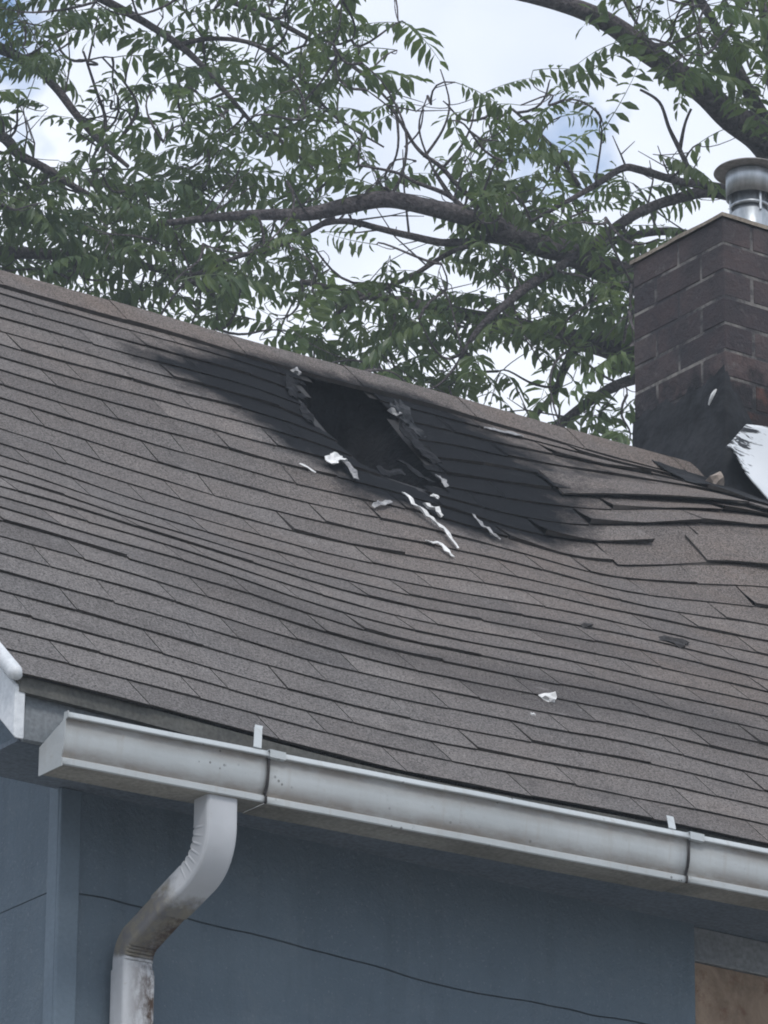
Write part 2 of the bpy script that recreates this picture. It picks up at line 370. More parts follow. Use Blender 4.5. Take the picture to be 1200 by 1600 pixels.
# ---- shingle tabs, each its own mesh
NROW = 28; EXPO = RL/NROW; TABW = .27
def tab_geo(r, x0, x1, fine, big=0):
    s0 = r*EXPO - (.012 if r == 0 else 0); s1 = (r+1+big)*EXPO + .012
    rr = random.Random(r*1000 + int(x0*1000))
    nx = 18 if fine == 2 else (8 if fine == 1 else 4); ny = 6 if fine == 2 else (4 if big else 2 if fine else 1)
    tw = rr.uniform(-.0035, .0035); lift = max(0, rr.gauss(-.001, .0022)); sj = rr.gauss(0, .0016)
    tone = min(1, max(0, .5 + rr.gauss(0, .24)))
    if rr.random() < .07: tone = min(1, tone + .35)
    warp = g2((x0-2.45)/.45)*g2((s0-1.7)/.40)
    lift += warp*max(0, rr.uniform(-.012, .030)); tw += warp*rr.uniform(-.03, .03)
    if big: lift = rr.uniform(.001, .014); tw = rr.uniform(-.03, .03); sj = rr.uniform(-.010, .010); tone *= .6
    V, F, mi, so, st = [], [], [], [], []
    def P(x, s, h): V.append(rp(x, s, h)); so.append(sootv(x, s)); st.append(troughv(x, s))
    for j in range(ny+1):
        t = j/ny
        for i in range(nx+1):
            x = x0 + (x1-x0)*i/nx
            wob = .0034*nz1(x*6, r*3.7) + .0014*nz1(x*40, r*5.1) + sj + tw*(i/nx-.5)
            s = s0 + wob*(1-t) + (s1-s0)*t
            edge = .0042 + lift*(.4+.6*abs(2*i/nx-1)) + .0016*nz1(x*7, r*2.9, 4)
            P(x, s, bulge(x, s0 + (s1-s0)*t) + .0012 + edge*(1-t)**1.3)
    for j in range(ny):
        for i in range(nx):
            if fine == 2 and holed(x0+(x1-x0)*(i+.5)/nx, s0+(s1-s0)*(j+.5)/ny): continue
            a = j*(nx+1)+i; F.append((a, a+1, a+nx+2, a+nx+1)); mi.append(0)
    b0 = len(V)
    for i in range(nx+1):
        x = x0 + (x1-x0)*i/nx; p = V[i]
        s = s0 + .0034*nz1(x*6, r*3.7) + .0014*nz1(x*40, r*5.1) + sj
        P(x, s + .002, bulge(x, s0) + (0.0008 if lift < .006 else lift*.55))
    for i in range(nx):
        if fine == 2 and holed(x0+(x1-x0)*(i+.5)/nx, s0+.01): continue
        F.append((b0+i, b0+i+1, i+1, i)); mi.append(1)
    top = ny*(nx+1)
    if not fine:
        F.append((b0, 0, top)); mi.append(1); F.append((b0+nx, top+nx, nx)); mi.append(1)
    return V, F, mi, so, st, tone
def px(P):
    v = P - CAM; z = v.dot(VD); return 600+8000*v.dot(VR)/z, 800-8000*v.dot(VU)/z
cands = []
for r in range(NROW):
    off = -.135*(r % 2) - .02 + .02*math.sin(r*2.3)
    x = off
    while x < HX - .02:
        a, b = max(-.012, x+.0014), min(HX, x+TABW-.0014)
        if b - a > .03:
            c_ = rp((a+b)/2, (r+.5)*EXPO); X, Y = px(c_)
            vis = max(0, -120-X, X-1320) + max(0, Y-1450, -Y)
            inch = 2.86 < (a+b)/2 < 3.40 and r > NROW-3
            big = 1 if 2.20 < (a+b)/2 < 2.95 and r in (18, 19, 22, 23) else 0
            if not inch and not (big and r % 2): cands.append((vis, r, a, b, big))
        x += TABW
cands.sort()
jv, jf, jm, jso, jst, jt, jw = [], [], [], [], [], [], []
for k, (vis, r, a, b, big) in enumerate(cands):
    xm, sm = (a+b)/2, (r+.5)*EXPO
    dh = max(sdist(HOLE, xx, sm) for xx in (a, a+.07, xm, b-.07, b))
    fine = 2 if dh > -.08 else (1 if 0.01 < max(sootv(a, sm), sootv(b, sm), sootv(xm, sm)) or g2((xm-2.6)/.45)*g2((sm-1.72)/.4) > .3 or big else 0)
    V, F, mi, so_, st_, tone = tab_geo(r, a, b, fine, big)
    dso = random.Random(k).uniform(-.05, .07); so_ = [q + dso*min(1, 4*q*(1-q)) for q in so_]
    if fine == 2 and F:                      # keep the biggest connected remnant only
        par = list(range(len(V)))
        def fd(q):
            while par[q] != q: par[q] = par[par[q]]; q = par[q]
            return q
        for f in F:
            for q in f[1:]: par[fd(q)] = fd(f[0])
        cnt = {}
        for f in F: cnt[fd(f[0])] = cnt.get(fd(f[0]), 0)+1
        best = max(cnt, key=cnt.get)
        keep = [q for q in range(len(F)) if fd(F[q][0]) == best]
        F = [F[q] for q in keep]; mi = [mi[q] for q in keep]
        used = sorted({q for f in F for q in f}); rm = {q: i for i, q in enumerate(used)}
        V = [V[q] for q in used]; so_ = [so_[q] for q in used]; st_ = [st_[q] for q in used]; F = [tuple(rm[q] for q in f) for f in F]
    if not F: continue
    if k < 300:
        mesh('shingle', V, F, [M_SH, M_EDGE], roof, {'soot': so_, 'trough_tone': st_, 'tone': [tone]*len(V), 'warm': [warmv(xm, sm)]*len(V)}, mi)
    else:
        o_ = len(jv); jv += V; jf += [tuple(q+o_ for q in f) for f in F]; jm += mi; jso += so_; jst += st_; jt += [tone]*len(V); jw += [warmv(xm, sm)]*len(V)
kind(mesh('shingle_field', jv, jf, [M_SH, M_EDGE], roof, {'soot': jso, 'trough_tone': jst, 'tone': jt, 'warm': jw}, jm), 'stuff')
# ridge caps folded over the ridge
x = -.02; k = 0
while x < HX:
    x1 = min(x + .31, HX); rr = random.Random(k+50)
    if not (x > 2.82 and x1 < 3.44):
        V, F, so_, st_ = [], [], [], []
        n_ = 6; tl = rr.uniform(-.0015, .0015)
        prof = [(-.125, .0105), (-.06, .0125), (-.018, .013), (0, .009)]
        for i in range(n_+1):
            X = x + (x1-x)*i/n_; lap = .0022*(1 - i/n_)
            bs = bulge(X, RL-.1)
            for (ds_, h) in prof:
                jit = .004*nz1(X*6, 3.3) if ds_ == -.125 else 0
                V.append(rp(X, RL+ds_+tl+jit, bs*(-ds_/.125) + h + lap*.6 + .003*nz1(X*2.2, 8)))
            top = V[-1]
            V.append(Vector((X, 2*RL*CP - (RL-.11)*CP + .01, Z0 + (RL-.11)*SP + .012)))
            q = rp(X, RL-.125+tl+.004*nz1(X*6, 3.3), bs + .001); V.append(q)
            so_ += [sootv(X, 2.24)*.62, sootv(X, 2.24)*.1, 0, 0, 0, .5]; st_ += [0]*6
        m6 = 6; mi = []
        for i in range(n_):
            for j in range(4): a = i*m6+j; F.append((a, a+m6, a+m6+1, a+1)); mi.append(0)
            a = i*m6; F.append((a+5, a+m6+5, a+m6, a)); mi.append(1)
        tone = min(1, max(0, .45 + rr.gauss(0, .06)))
        mesh('ridge_cap', V, F, [M_SH, M_EDGE], roof, {'soot': so_, 'trough_tone': st_, 'tone': [tone]*len(V), 'warm': [.95]*len(V)}, mi)
    x = x1; k += 1
# torn shingle flaps round the hole
def flap(X, s, ang, l, wd, lift, mat, parent, name='torn_shingle', curl=1.0, seed=0):
    V, F = [], []; rr = random.Random(seed); n_, m_ = 9, 5
    dx, dsl = math.cos(ang), math.sin(ang)
    for i in range(n_+1):
        t = i/n_
        for k in range(m_+1):
            q = 2*k/m_ - 1
            ww = wd*(.55+.6*nz1(t*4, seed*2.3) + (.35*nz1(t*9+q, seed) ))*.6*q
            tt = t*(1 + .18*nz1(q*2.5, seed*1.9))
            xx = X + dx*l*tt - dsl*ww; ss = s + dsl*l*tt + dx*ww
            h = bulge(xx, ss) + .006 + lift*(tt**1.5)*curl*(1+.5*q*nz1(seed, 3.3)) + .011*nz1(xx*38, ss*38, seed)
            V.append(rp(xx, ss, h))
    nv = len(V); w1 = m_+1
    nrm = Vector((0, -SP, CP))*.0022
    V += [v - nrm for v in V]
    for i in range(n_):
        for k in range(m_):
            a = i*w1+k; F.append((a, a+w1, a+w1+1, a+1)); F.append((nv+a, nv+a+1, nv+a+w1+1, nv+a+w1))
        a = i*w1; F.append((a, nv+a, nv+a+w1, a+w1)); a += m_; F.append((a, a+w1, nv+a+w1, nv+a))
    for k in range(m_):
        F.append((k, k+1, nv+k+1, nv+k)); a = n_*w1+k; F.append((a, nv+a, nv+a+1, a+1))
    return mesh(name, V, F, mat, parent)
for i, (X, s, an, l, wd, lf, mt) in enumerate([
    (1.90, 2.05, 95, .13, .050, .018, M_ASHCHAR), (1.88, 1.92, 105, .14, .045, .020, M_CHAR), (1.80, 1.78, 130, .09, .040, .014, M_CHAR),
    (1.565, 2.06, 72, .11, .040, .012, M_CHAR), (1.545, 1.92, 80, .09, .038, .010, M_CHAR), (1.63, 1.735, 20, .08, .035, .010, M_CHAR)]):
    flap(X, s, R(an), l, wd, lf, mt, roof, seed=i)
# lifted warped shingles below the chimney
def slab(name, pts, thick, mat, parent, attrs=True):
    """pts: (X, s, extra lift) corners in rows: list of rows, a thin bent sheet"""
    nr, nc = len(pts), len(pts[0]); V = []; so_ = []
    for row in pts:
        for (X, s, l) in row: V.append(rp(X, s, bulge(X, s) + l)); so_.append(sootv(X, s)*.6)
    n1 = len(V); nrm = Vector((0, -SP, CP))*thick
    V += [v - nrm for v in V]; F = []; mi = []
    for j in range(nr-1):
        for i in range(nc-1):
            a = j*nc+i; F.append((a, a+1, a+nc+1, a+nc)); mi.append(0); F.append((n1+a, n1+a+nc, n1+a+nc+1, n1+a+1)); mi.append(1)
    for i in range(nc-1):
        F.append((n1+i, n1+i+1, i+1, i)); mi.append(1)
    for j in range(nr-1):
        a = j*nc; F.append((a, a+nc, n1+a+nc, n1+a)); mi.append(1); a += nc-1; F.append((a, n1+a, n1+a+nc, a+nc)); mi.append(1)
    return mesh(name, V, F, mat, parent, {'soot': so_+so_, 'trough_tone': [0.]*len(V), 'tone': [.5]*len(V), 'warm': [.8]*len(V)}, mi)
def warped(X0, X1, s0, s1, l0, lm, l1, n=8, sk=0.0):
    rows = []
    for j in range(3):
        t = j/2; row = []
        for i in range(n+1):
            u = i/n; X = X0+(X1-X0)*u + sk*t
            lf = (l0*(1-u) + l1*u + lm*math.sin(math.pi*u)) * (1-t)**1.2 + .010
            row.append((X, s0+(s1-s0)*t + .012*math.sin(u*5+X0*9)*(1-t), lf))
        rows.append(row)
    return rows
for a in [(2.16, 2.62, 1.83, 1.96, .001, .004, .014), (2.64, 2.95, 1.80, 1.93, .014, .004, .002), (2.36, 2.92, 1.52, 1.64, .002, .004, .012)]:
    slab('warped_shingle', warped(*a), .004, [M_SH, M_EDGE], roof)

# ---- eave and rake trim

box('fascia', .020, HX, .0165, .030, Z0-.112, Z0-.024, M_FASC, house, .002)
box('soffit', .016, HX, .031, .21, Z0-.112, Z0-.104, M_SOFF, house)
def sloped(name, x0, x1, y0, y1, zt, zb, mat, bev=.003):
    """board in the gable plane that follows the roof slope; plumb-cut ends; zt/zb: offsets of top and bottom below the slope line"""
    t = math.tan(PITCH); V = []
    for x in (x0, x1):
        V += [(x, y0, Z0+y0*t-zt), (x, y1, Z0+y1*t-zt), (x, y1, Z0+y1*t-zb), (x, y0, Z0+y0*t-zb)]
    F = [(0,1,2,3),(7,6,5,4),(0,4,5,1),(1,5,6,2),(2,6,7,3),(3,7,4,0)]
    bm = bmesh.new(); vv = [bm.verts.new(p) for p in V]
    for q in F: bm.faces.new([vv[i] for i in q])
    bmesh.ops.recalc_face_normals(bm, faces=bm.faces[:])
    bmesh.ops.bevel(bm, geom=bm.edges[:], offset=bev, segments=1, affect='EDGES')
    me = bpy.data.meshes.new(name); bm.to_mesh(me); bm.free(); me.materials.append(mat)
    return link(bpy.data.objects.new(name, me), house)
M_RAKE = mottled('rake_paint', (.50, .53, .55), (.64, .66, .68), 8, rough=.5, spec=.4)
sloped('bargeboard', -.006, .014, .004, RL*CP, .028, .122, M_RAKE)
t_ = math.tan(PITCH)
sloped('rake_soffit', .0145, .214, .05, RL*CP, .108, .116, M_SOFF, .001)
pts = [Vector((-.012, y, Z0 + y*t_ - .004)) for y in (-.010, .0, .3, .8, RL*CP)]
V, F = tube_geo(pts, [.009, .0135, .0135, .0135, .0135], 14)
o = mesh('rake_edge_trim', V, F, M_RAKE, house, smooth_shade=True)

# ---- walls
WY, WX = .20, .211
TH = .16
def joint(X): return Z0 - .292 - .030*smooth(WX, 1.2, X) + .004*nz1(X*5, 1.7) + .0035*nz1(X*13, 4.2) - .006*g2((X-1.0)/.12)
V = [(WX+.006, WY+.045, 0), (HX-.2, WY+.045, 0), (HX-.2, WY+.045, Z0-.11), (WX+.006, WY+.045, Z0-.11),
     (WX+.006, 2*RL*CP-WY, 0), (HX-.2, 2*RL*CP-WY, 0), (HX-.2, 2*RL*CP-WY, Z0+.1), (WX+.006, 2*RL*CP-WY, Z0+.1),
     (WX+.006, RL*CP, Z0+RL*SP-.15), (HX-.2, RL*CP, Z0+RL*SP-.15)]
wall = mesh('wall', V, [(0,1,2,3), (5,4,7,6), (4,0,3,8,7), (1,5,6,9,2)], M_WALL, house)
def strip(name, xs, ztop, zbot, y, depth, mat, parent):
    V, F = [], []
    for x in xs:
        V += [(x, y, zbot(x)), (x, y, ztop(x)), (x, y+depth, ztop(x)), (x, y+depth, zbot(x))]
    for i in range(len(xs)-1):
        a = i*4
        for k in range(4): F.append((a+k, a+4+k, a+4+(k+1) % 4, a+(k+1) % 4))
    F.append((0, 1, 2, 3)); a = (len(xs)-1)*4; F.append((a+3, a+2, a+1, a))
    o = mesh(name, V, F, mat, parent); return o
def lin(a, b, n): return [a+(b-a)*i/n for i in range(n+1)]
WIN0, WIN1 = 1.583, 2.60
strip('drip_board', lin(.0, HX, 80), lambda x: Z0-.004+bulge(x, 0)*1.2, lambda x: Z0-.032+bulge(x, 0)*1.2, .002, .014, M_DRIPW, house)
strip('siding_panel', lin(WX+.03, WIN0, 60), lambda x: Z0-.111, lambda x: joint(x)+.0009, WY-.0035, .04, M_WALL, wall)
strip('siding_panel', lin(WX+.03, WIN0, 60), lambda x: joint(x)-.0009, lambda x: .02, WY, .036, M_WALL, wall)
strip('siding_panel', lin(WIN1, HX-.2, 20), lambda x: Z0-.111, lambda x: joint(x)+.0009, WY-.0035, .04, M_WALL, wall)
strip('siding_panel', lin(WIN1, HX-.2, 20), lambda x: joint(x)-.0009, lambda x: .02, WY, .036, M_WALL, wall)
# gable panels
def gpanel(ys, ztop, zbot):
    V, F = [], []
    for y in ys: V += [(WX-.003, y, zbot(y)), (WX-.003, y, ztop(y)), (WX+.005, y, ztop(y)), (WX+.005, y, zbot(y))]
    for i in range(len(ys)-1):
        a = i*4
        for k in range(4): F.append((a+k, a+(k+1) % 4, a+4+(k+1) % 4, a+4+k))
    F.append((3, 2, 1, 0)); a = (len(ys)-1)*4; F.append((a, a+1, a+2, a+3))
    return mesh('siding_panel', V, F, M_WALL, wall)
jg = lambda y: Z0 - .290 + .006*nz1(y*4, 7)
gpanel(lin(WY+.03, 2*RL*CP-WY, 40), lambda y: Z0 + min(y, 2*RL*CP-y)*t_ - .118, lambda y: jg(y)+.001)
gpanel(lin(WY+.03, 2*RL*CP-WY, 40), lambda y: jg(y)-.001, lambda y: .02)
# corner board (two leaves)
box('corner_board', WX-.008, WX+.034, WY-.008, WY-.0005, .02, Z0-.113, M_TRIMB, wall, .0025, 2)
box('corner_board', WX-.008, WX-.0035, WY-.0003, WY+.032, .02, Z0-.05, M_TRIMB, wall, .0015)
# boarded window
window = empty('window'); window.parent = house
box('window_head', WIN0+.001, WIN1-.001, WY+.004, WY+.024, Z0-.178, Z0-.113, M_HEAD, window, .002)
box('plywood_board', WIN0+.001, WIN1-.001, WY+.012, WY+.028, Z0-1.10, Z0-.179, M_PLY, window, .001)
box('window_sill', WIN0-.02, WIN1+.02, WY-.03, WY+.03, Z0-1.15, Z0-1.101, M_HEAD, window, .004)

# ---- chimney: courses of real bricks round a mortar core
chimney = empty('chimney', (0, 0, 0)); chimney.parent = house
CX0, CX1, CY0, CY1, CZ = 2.840, 3.40, 1.622, 1.967, Z0+2.186
core = box('mortar_core', CX0+.0012, CX1-.0012, CY0+.0012, CY1-.0012, Z0+1.0, CZ-.002, M_MORT, chimney)
def brick(x0, x1, y0, y1, z0, z1, seed, red):
    rr = random.Random(seed); j = lambda: rr.uniform(-.0010, .0006)
    v, f = box_geo(x0+j(), x1+j(), y0+j(), y1+j(), z0+j()*.6, z1+j()*.6)
    bm = bmesh.new(); vv = [bm.verts.new(p) for p in v]
    for q in f: bm.faces.new([vv[i] for i in q])
    bmesh.ops.bevel(bm, geom=bm.edges[:], offset=.0022, segments=1, affect='EDGES')
    me = bpy.data.meshes.new('brick'); bm.to_mesh(me); bm.free(); me.materials.append(M_BRICK)
    tone = rr.random()
    for an, val in (('tone', tone), ('red', red)):
        a = me.attributes.new(an, 'FLOAT', 'POINT'); a.data.foreach_set('value', [val]*len(me.vertices))
    link(bpy.data.objects.new('brick', me), chimney)
CO = .0682; BH = .0625; D4 = .088
for k in range(11):
    z1 = CZ - k*CO; z0 = z1 - BH
    def red(x, y): return 1.0 if (k >= 6 and x > 2.86 and y < CY0+.1) else (.12 if k >= 5 else .06)
    even = k % 2
    g = .0026
    # left (gable-side) face x = CX0, and its opposite
    if even: ysp = [CY0, CY0+D4, CY1-D4, CY1]
    else: ysp = [CY0, (CY0+CY1)/2, CY1]
    xin = (CX0+D4) if even else (CX0+D4)
    if even:   # corner headers seen on the left face belong to stretchers of the front face
        seg = [(CY0+D4, CY1-D4)]
        fx = [CX0, CX0+.185, CX0+.37, CX1]
    else:
        seg = [(CY0, (CY0+CY1)/2), ((CY0+CY1)/2, CY1)]
        fx = [CX0+D4, CX0+.275, CX0+.46, CX1] if CX1-CX0 > .5 else [CX0+D4, CX1-D4]
    for q, (a, b) in enumerate(seg):
        brick(CX0, CX0+D4-2*g, a+g if a > CY0 else a, b-g if b < CY1 else b, z0, z1, k*31+q, red(CX0, a))
    for q in range(len(fx)-1):
        a, b = fx[q], fx[q+1]
        if not even and q == len(fx)-2: b = CX1
        brick(a+g if a > CX0 else a, b-g if b < CX1 else b, CY0, CY0+D4-2*g, z0, z1, k*57+q+9, red(a+.05, CY0))
        if even: brick(a+g if a > CX0 else a, b-g if b < CX1 else b, CY1-D4+2*g, CY1, z0, z1, k*73+q+5, 0)
    
# crown
crown = []
V, F = box_geo(CX0-.006, CX1+.006, CY0-.006, CY1+.006, CZ, CZ+.014)
bm = bmesh.new()
n_ = 10
for j in range(n_+1):
    for i in range(n_+1):
        X = CX0-.006 + (CX1-CX0+.012)*i/n_; Y = CY0-.006 + (CY1-CY0+.012)*j/n_
        e = min(i, j, n_-i, n_-j)/n_*2
        bm.verts.new((X + .002*nz1(X*20, Y*20), Y + .002*nz1(X*20, Y*20, 3), CZ + .010 + .05*min(1, e*1.4) + .003*nz1(X*15, Y*15, 1)))
bm.verts.ensure_lookup_table()
for j in range(n_):
    for i in range(n_): a = j*(n_+1)+i; bm.faces.new([bm.verts[q] for q in (a, a+1, a+n_+2, a+n_+1)])
ed = [e for e in bm.edges if len(e.link_faces) == 1]
ex = bmesh.ops.extrude_edge_only(bm, edges=ed)
for v in ex['geom']:
    if isinstance(v, bmesh.types.BMVert): v.co.z = CZ + .0005
me = bpy.data.meshes.new('crown'); bm.to_mesh(me); bm.free(); me.materials.append(M_CROWN); link(bpy.data.objects.new('crown', me), chimney)
# tar smeared round the chimney foot
def interp(x, pts):
    if x <= pts[0][0]: return pts[0][1]
    for (a, b), (c_, d) in zip(pts, pts[1:]):
        if x <= c_: return b + (d-b)*(x-a)/(c_-a)
    return pts[-1][1]
V, F = [], []; path = []
for i in range(24): path.append((CX0, CY1 + .004 - (CY1-CY0)*i/24, -1.0, 0.0))
for i in range(6): a = R(15*i + 7); path.append((CX0+.004-.004*math.cos(a), CY0+.004-.004*math.sin(a), -math.cos(a), -math.sin(a)))
for i in range(30): path.append((CX0+.006 + (CX1-CX0)*i/30, CY0, 0.0, -1.0))
nb = 14
for (X, Y, nx_, ny_) in path:
    base = Z0 + min(Y, 2*RL*CP-Y)*t_ - .02
    if ny_ > -.5: top = Z0 + 1.785 + .022*nz1(Y*18, 2) + .014*nz1(Y*60, 5) + .022*smooth(1.68, 1.63, Y)
    else: top = Z0 + interp(X, [(2.84, 1.805), (2.852, 1.765), (2.889, 1.731), (2.926, 1.675), (3.0, 1.60), (3.4, 1.56)]) + .018*nz1(X*50, 5) + .012*nz1(X*17, 8)
    for j in range(nb+1):
        t = j/nb; z = base + (top-base)*t
        d = .0042 + .007*(1-t)**2 + .022*(1-t)**7 + .007*max(0, nz1((X+Y)*15, z*15, 3)) + .0042*nz1((X+Y)*28, z*28, 7) - .004*smooth(.85, 1, t)
        V.append((X + nx_*d, Y + ny_*d, z))
for i in range(len(path)-1):
    for j in range(nb): a = i*(nb+1)+j; F.append((a, a+nb+1, a+nb+2, a+1))
mesh('tar_flashing', V, F, M_TAR, chimney, smooth_shade=True)
# tar skirt spread over the shingles at the foot
V, F = [], []; na, nb = 30, 8
for i in range(na+1):
    u = i/na
    for j in range(nb+1):
        t = j/nb
        X = CX0 - .17 + .80*u
        s_lo = 2.03 + .05*nz1(X*7, 1) + .03*nz1(X*21, 4) + .07*smooth(.2, 0, u) ; s_hi = 2.372
        s = s_lo + (s_hi-s_lo)*t
        V.append(rp(X, s, bulge(X, s) + .010 + .010*math.sin(math.pi*t)*(.5+.5*nz1(X*14, s*14, 6)) - .008*(1-t)**4))
for i in range(na):
    for j in range(nb): a = i*(nb+1)+j; F.append((a, a+nb+1, a+nb+2, a+1))
mesh('tar_skirt', V, F, M_TAR, chimney, smooth_shade=True)
# white membrane stuck to the front of the chimney foot
V, F = [], []; na, nb = 24, 24
def memb(u, t):
    X = 2.800 + .60*u
    zb = Z0 + interp(X, [(2.80, 1.570), (2.823, 1.558), (2.86, 1.520), (2.935, 1.462), (3.4, 1.45)])
    zt = Z0 + interp(X, [(2.80, 1.578), (2.834, 1.612), (2.873, 1.655), (2.94, 1.665), (3.4, 1.68)])
    z = zb + (zt-zb)*t
    Xs = X + .010*nz1(3, z*70, 2)*(1-u)**6
    return Vector((Xs, CY0 - .034 - .014*(1-t)**2 - .004*nz1(X*12, z*12, 4) - .016*smooth(.12, 0, u), z))
for i in range(na+1):
    for j in range(nb+1): V.append(memb((i/na)**1.7, j/nb))
for i in range(na):
    for j in range(nb):
        a = i*(nb+1)+j
        F.append((a, a+nb+1, a+nb+2, a+1))
mb_ = mesh('white_membrane', V, F, M_WHITE, chimney, {'tar': [smooth(.36, .0, ((v.x-2.80)*1.0 + max(0, Z0+1.64-v.z)*.55)) for v in V]}, smooth_shade=True)
md = mb_.modifiers.new('thick', 'SOLIDIFY'); md.thickness = .003
# flue vent on the crown
flue = empty('flue_vent'); flue.parent = house
FC = (3.070, 1.80, CZ+.058)
lathe('flue_pipe', [(.046, -.035), (.046, .075), (.040, .08), (.040, .16)], FC, M_GALV, flue)
lathe('storm_collar', [(.041, .10), (.050, .094), (.046, .088), (.041, .092)], FC, M_GALV, flue)
lathe('outer_ring', [(.0565, .118), (.058, .116), (.058, .178), (.0565, .18), (.0555, .178), (.0555, .118), (.0565, .118)], FC, M_GALV, flue)
lathe('rain_cap', [(.0, .206), (.03, .203), (.084, .189), (.087, .185), (.084, .184), (.05, .183), (0, .183)], FC, M_CAPRUST, flue)
for a in range(3):
    an = a*2.1+.4; c_, s_ = math.cos(an), math.sin(an)
    V, F = tube_geo([Vector((FC[0]+c_*.046, FC[1]+s_*.046, CZ+.13)), Vector((FC[0]+c_*.046, FC[1]+s_*.046, CZ+.185))], [.004, .004], 6)
    mesh('cap_bracket', V, F, M_GALV, flue)

# ---- gutter
gutter = empty('rain_gutter'); gutter.parent = house
def gz(X): return Z0 - .0815 + .0277*(X-.05)
PROF = [(.0105, -.042, .2), (.0105, -.086, .3), (.008, -.089, .4), (-.059, -.089, .5), (-.0615, -.087, .1), (-.0615, -.0775, .1), (-.0575, -.0745, 1.), (-.0600, -.069, .9),
        (-.0640, -.060, .5), (-.0662, -.049, .15), (-.0675, -.038, .10), (-.0680, -.027, .5), (-.0684, -.017, .95), (-.0690, -.0120, 1.), (-.0765, -.0110, .2), (-.0772, -.0095, .0), (-.0725, -.0008, 0), (-.0715, .0002, 0), (-.062, .0022, 0), (-.062, -.004, .2)]
def gut_section(x0, x1, grow=0.0, nseg=24):
    V, F, gr_, mi = [], [], [], []
    n = len(PROF)
    for i in range(nseg+1):
        X = x0 + (x1-x0)*i/nseg
        for (y, z, gval) in PROF:
            sc = 1+grow
            V.append((X, y*sc + .0006*nz1(X*6, 2), gz(X) + z*sc + .0007*nz1(X*5, 5))); gr_.append(gval)
    for i in range(nseg):
        for k in range(n-1):
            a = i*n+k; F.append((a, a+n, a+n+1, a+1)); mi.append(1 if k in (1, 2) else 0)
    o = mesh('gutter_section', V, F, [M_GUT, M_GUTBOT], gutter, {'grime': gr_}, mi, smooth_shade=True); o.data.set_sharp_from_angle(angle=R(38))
    md = o.modifiers.new('thick', 'SOLIDIFY'); md.thickness = .0014; md.offset = -1
    return o
GX0, J1, J2, GX3 = .0495, .452, 1.360, HX-.05
gut_section(GX0, J1, .0); gut_section(J1+.0015, J2, .018); gut_section(J2+.0015, GX3, .0, 60)
# end cap
capp = [(.0125, -.040), (.0125, -.0905), (-.0605, -.0905)] + [(y, z) for (y, z, _) in PROF[5:14]] + [(-.0765, -.010), (-.0765, .001), (-.064, .001), (-.062, -.012), (-.03, -.024)]
V = [(GX0-.0015, y, gz(GX0)+z) for (y, z) in capp] + [(GX0+.0005, y, gz(GX0)+z) for (y, z) in capp]
n = len(capp); F = [tuple(range(n)), tuple(range(2*n-1, n-1, -1))] + [(k, n+k, n+(k+1) % n, (k+1) % n) for k in range(n)]
o = mesh('end_cap', V, F, M_GUT, gutter, {'grime': [.25]*len(V)})
for X in (J1, J2):      # joint connectors over the lip, and sealant seam
    V, F = [], []
    path = [(.004, .0025), (-.066, .0025), (-.0785, .0015), (-.0785, -.012), (-.0715, -.0135)][1:]
    for (y, z) in path: V += [(X-.002, y, gz(X)+z), (X+.030, y, gz(X)+z)]
    for i in range(len(path)-1): F.append((2*i, 2*i+1, 2*i+3, 2*i+2))
    o = mesh('joint_clip', V, F, M_GUT, gutter, {'grime': [.0]*len(V)})
    md = o.modifiers.new('thick', 'SOLIDIFY'); md.thickness = .0015; md.offset = 1
    V, F = [], []
    sp_ = PROF[3:14]
    for (y, z, _) in sp_:
        wv = .0012 + .0008*nz1(z*90, X*3)
        V += [(X-.001-wv, y*1.02-.001, gz(X)+z*1.012), (X+.001+wv, y*1.02-.001, gz(X)+z*1.012)]
    for i in range(len(sp_)-1): F.append((2*i, 2*i+1, 2*i+3, 2*i+2))
    o = mesh('joint_seam', V, F, M_DARKSCRAP, gutter)
    md = o.modifiers.new('thick', 'SOLIDIFY'); md.thickness = .0015; md.offset = 1
for X in (.4265, 1.3205, 2.215, 3.11):      # hanger straps from lip up onto the roof
    V = []
    for (x, y, z) in ((X, -.0735, gz(X)+.0015), (X+.013, -.055, gz(X)*.66+(Z0+.004)*.34), (X+.026, -.036, gz(X)*.33+(Z0+.004)*.67), (X+.039, -.018, Z0+.004+bulge(X, 0)), (X+.045, -.010, Z0+.009+bulge(X, 0))):
        V += [(x-.008, y, z), (x+.008, y, z)]
    F = [(2*i, 2*i+1, 2*i+3, 2*i+2) for i in range(4)]
    o = mesh('hanger_strap', V, F, M_GUT, gutter, {'grime': [.05]*len(V)})
    md = o.modifiers.new('thick', 'SOLIDIFY'); md.thickness = .0018; md.offset = 0

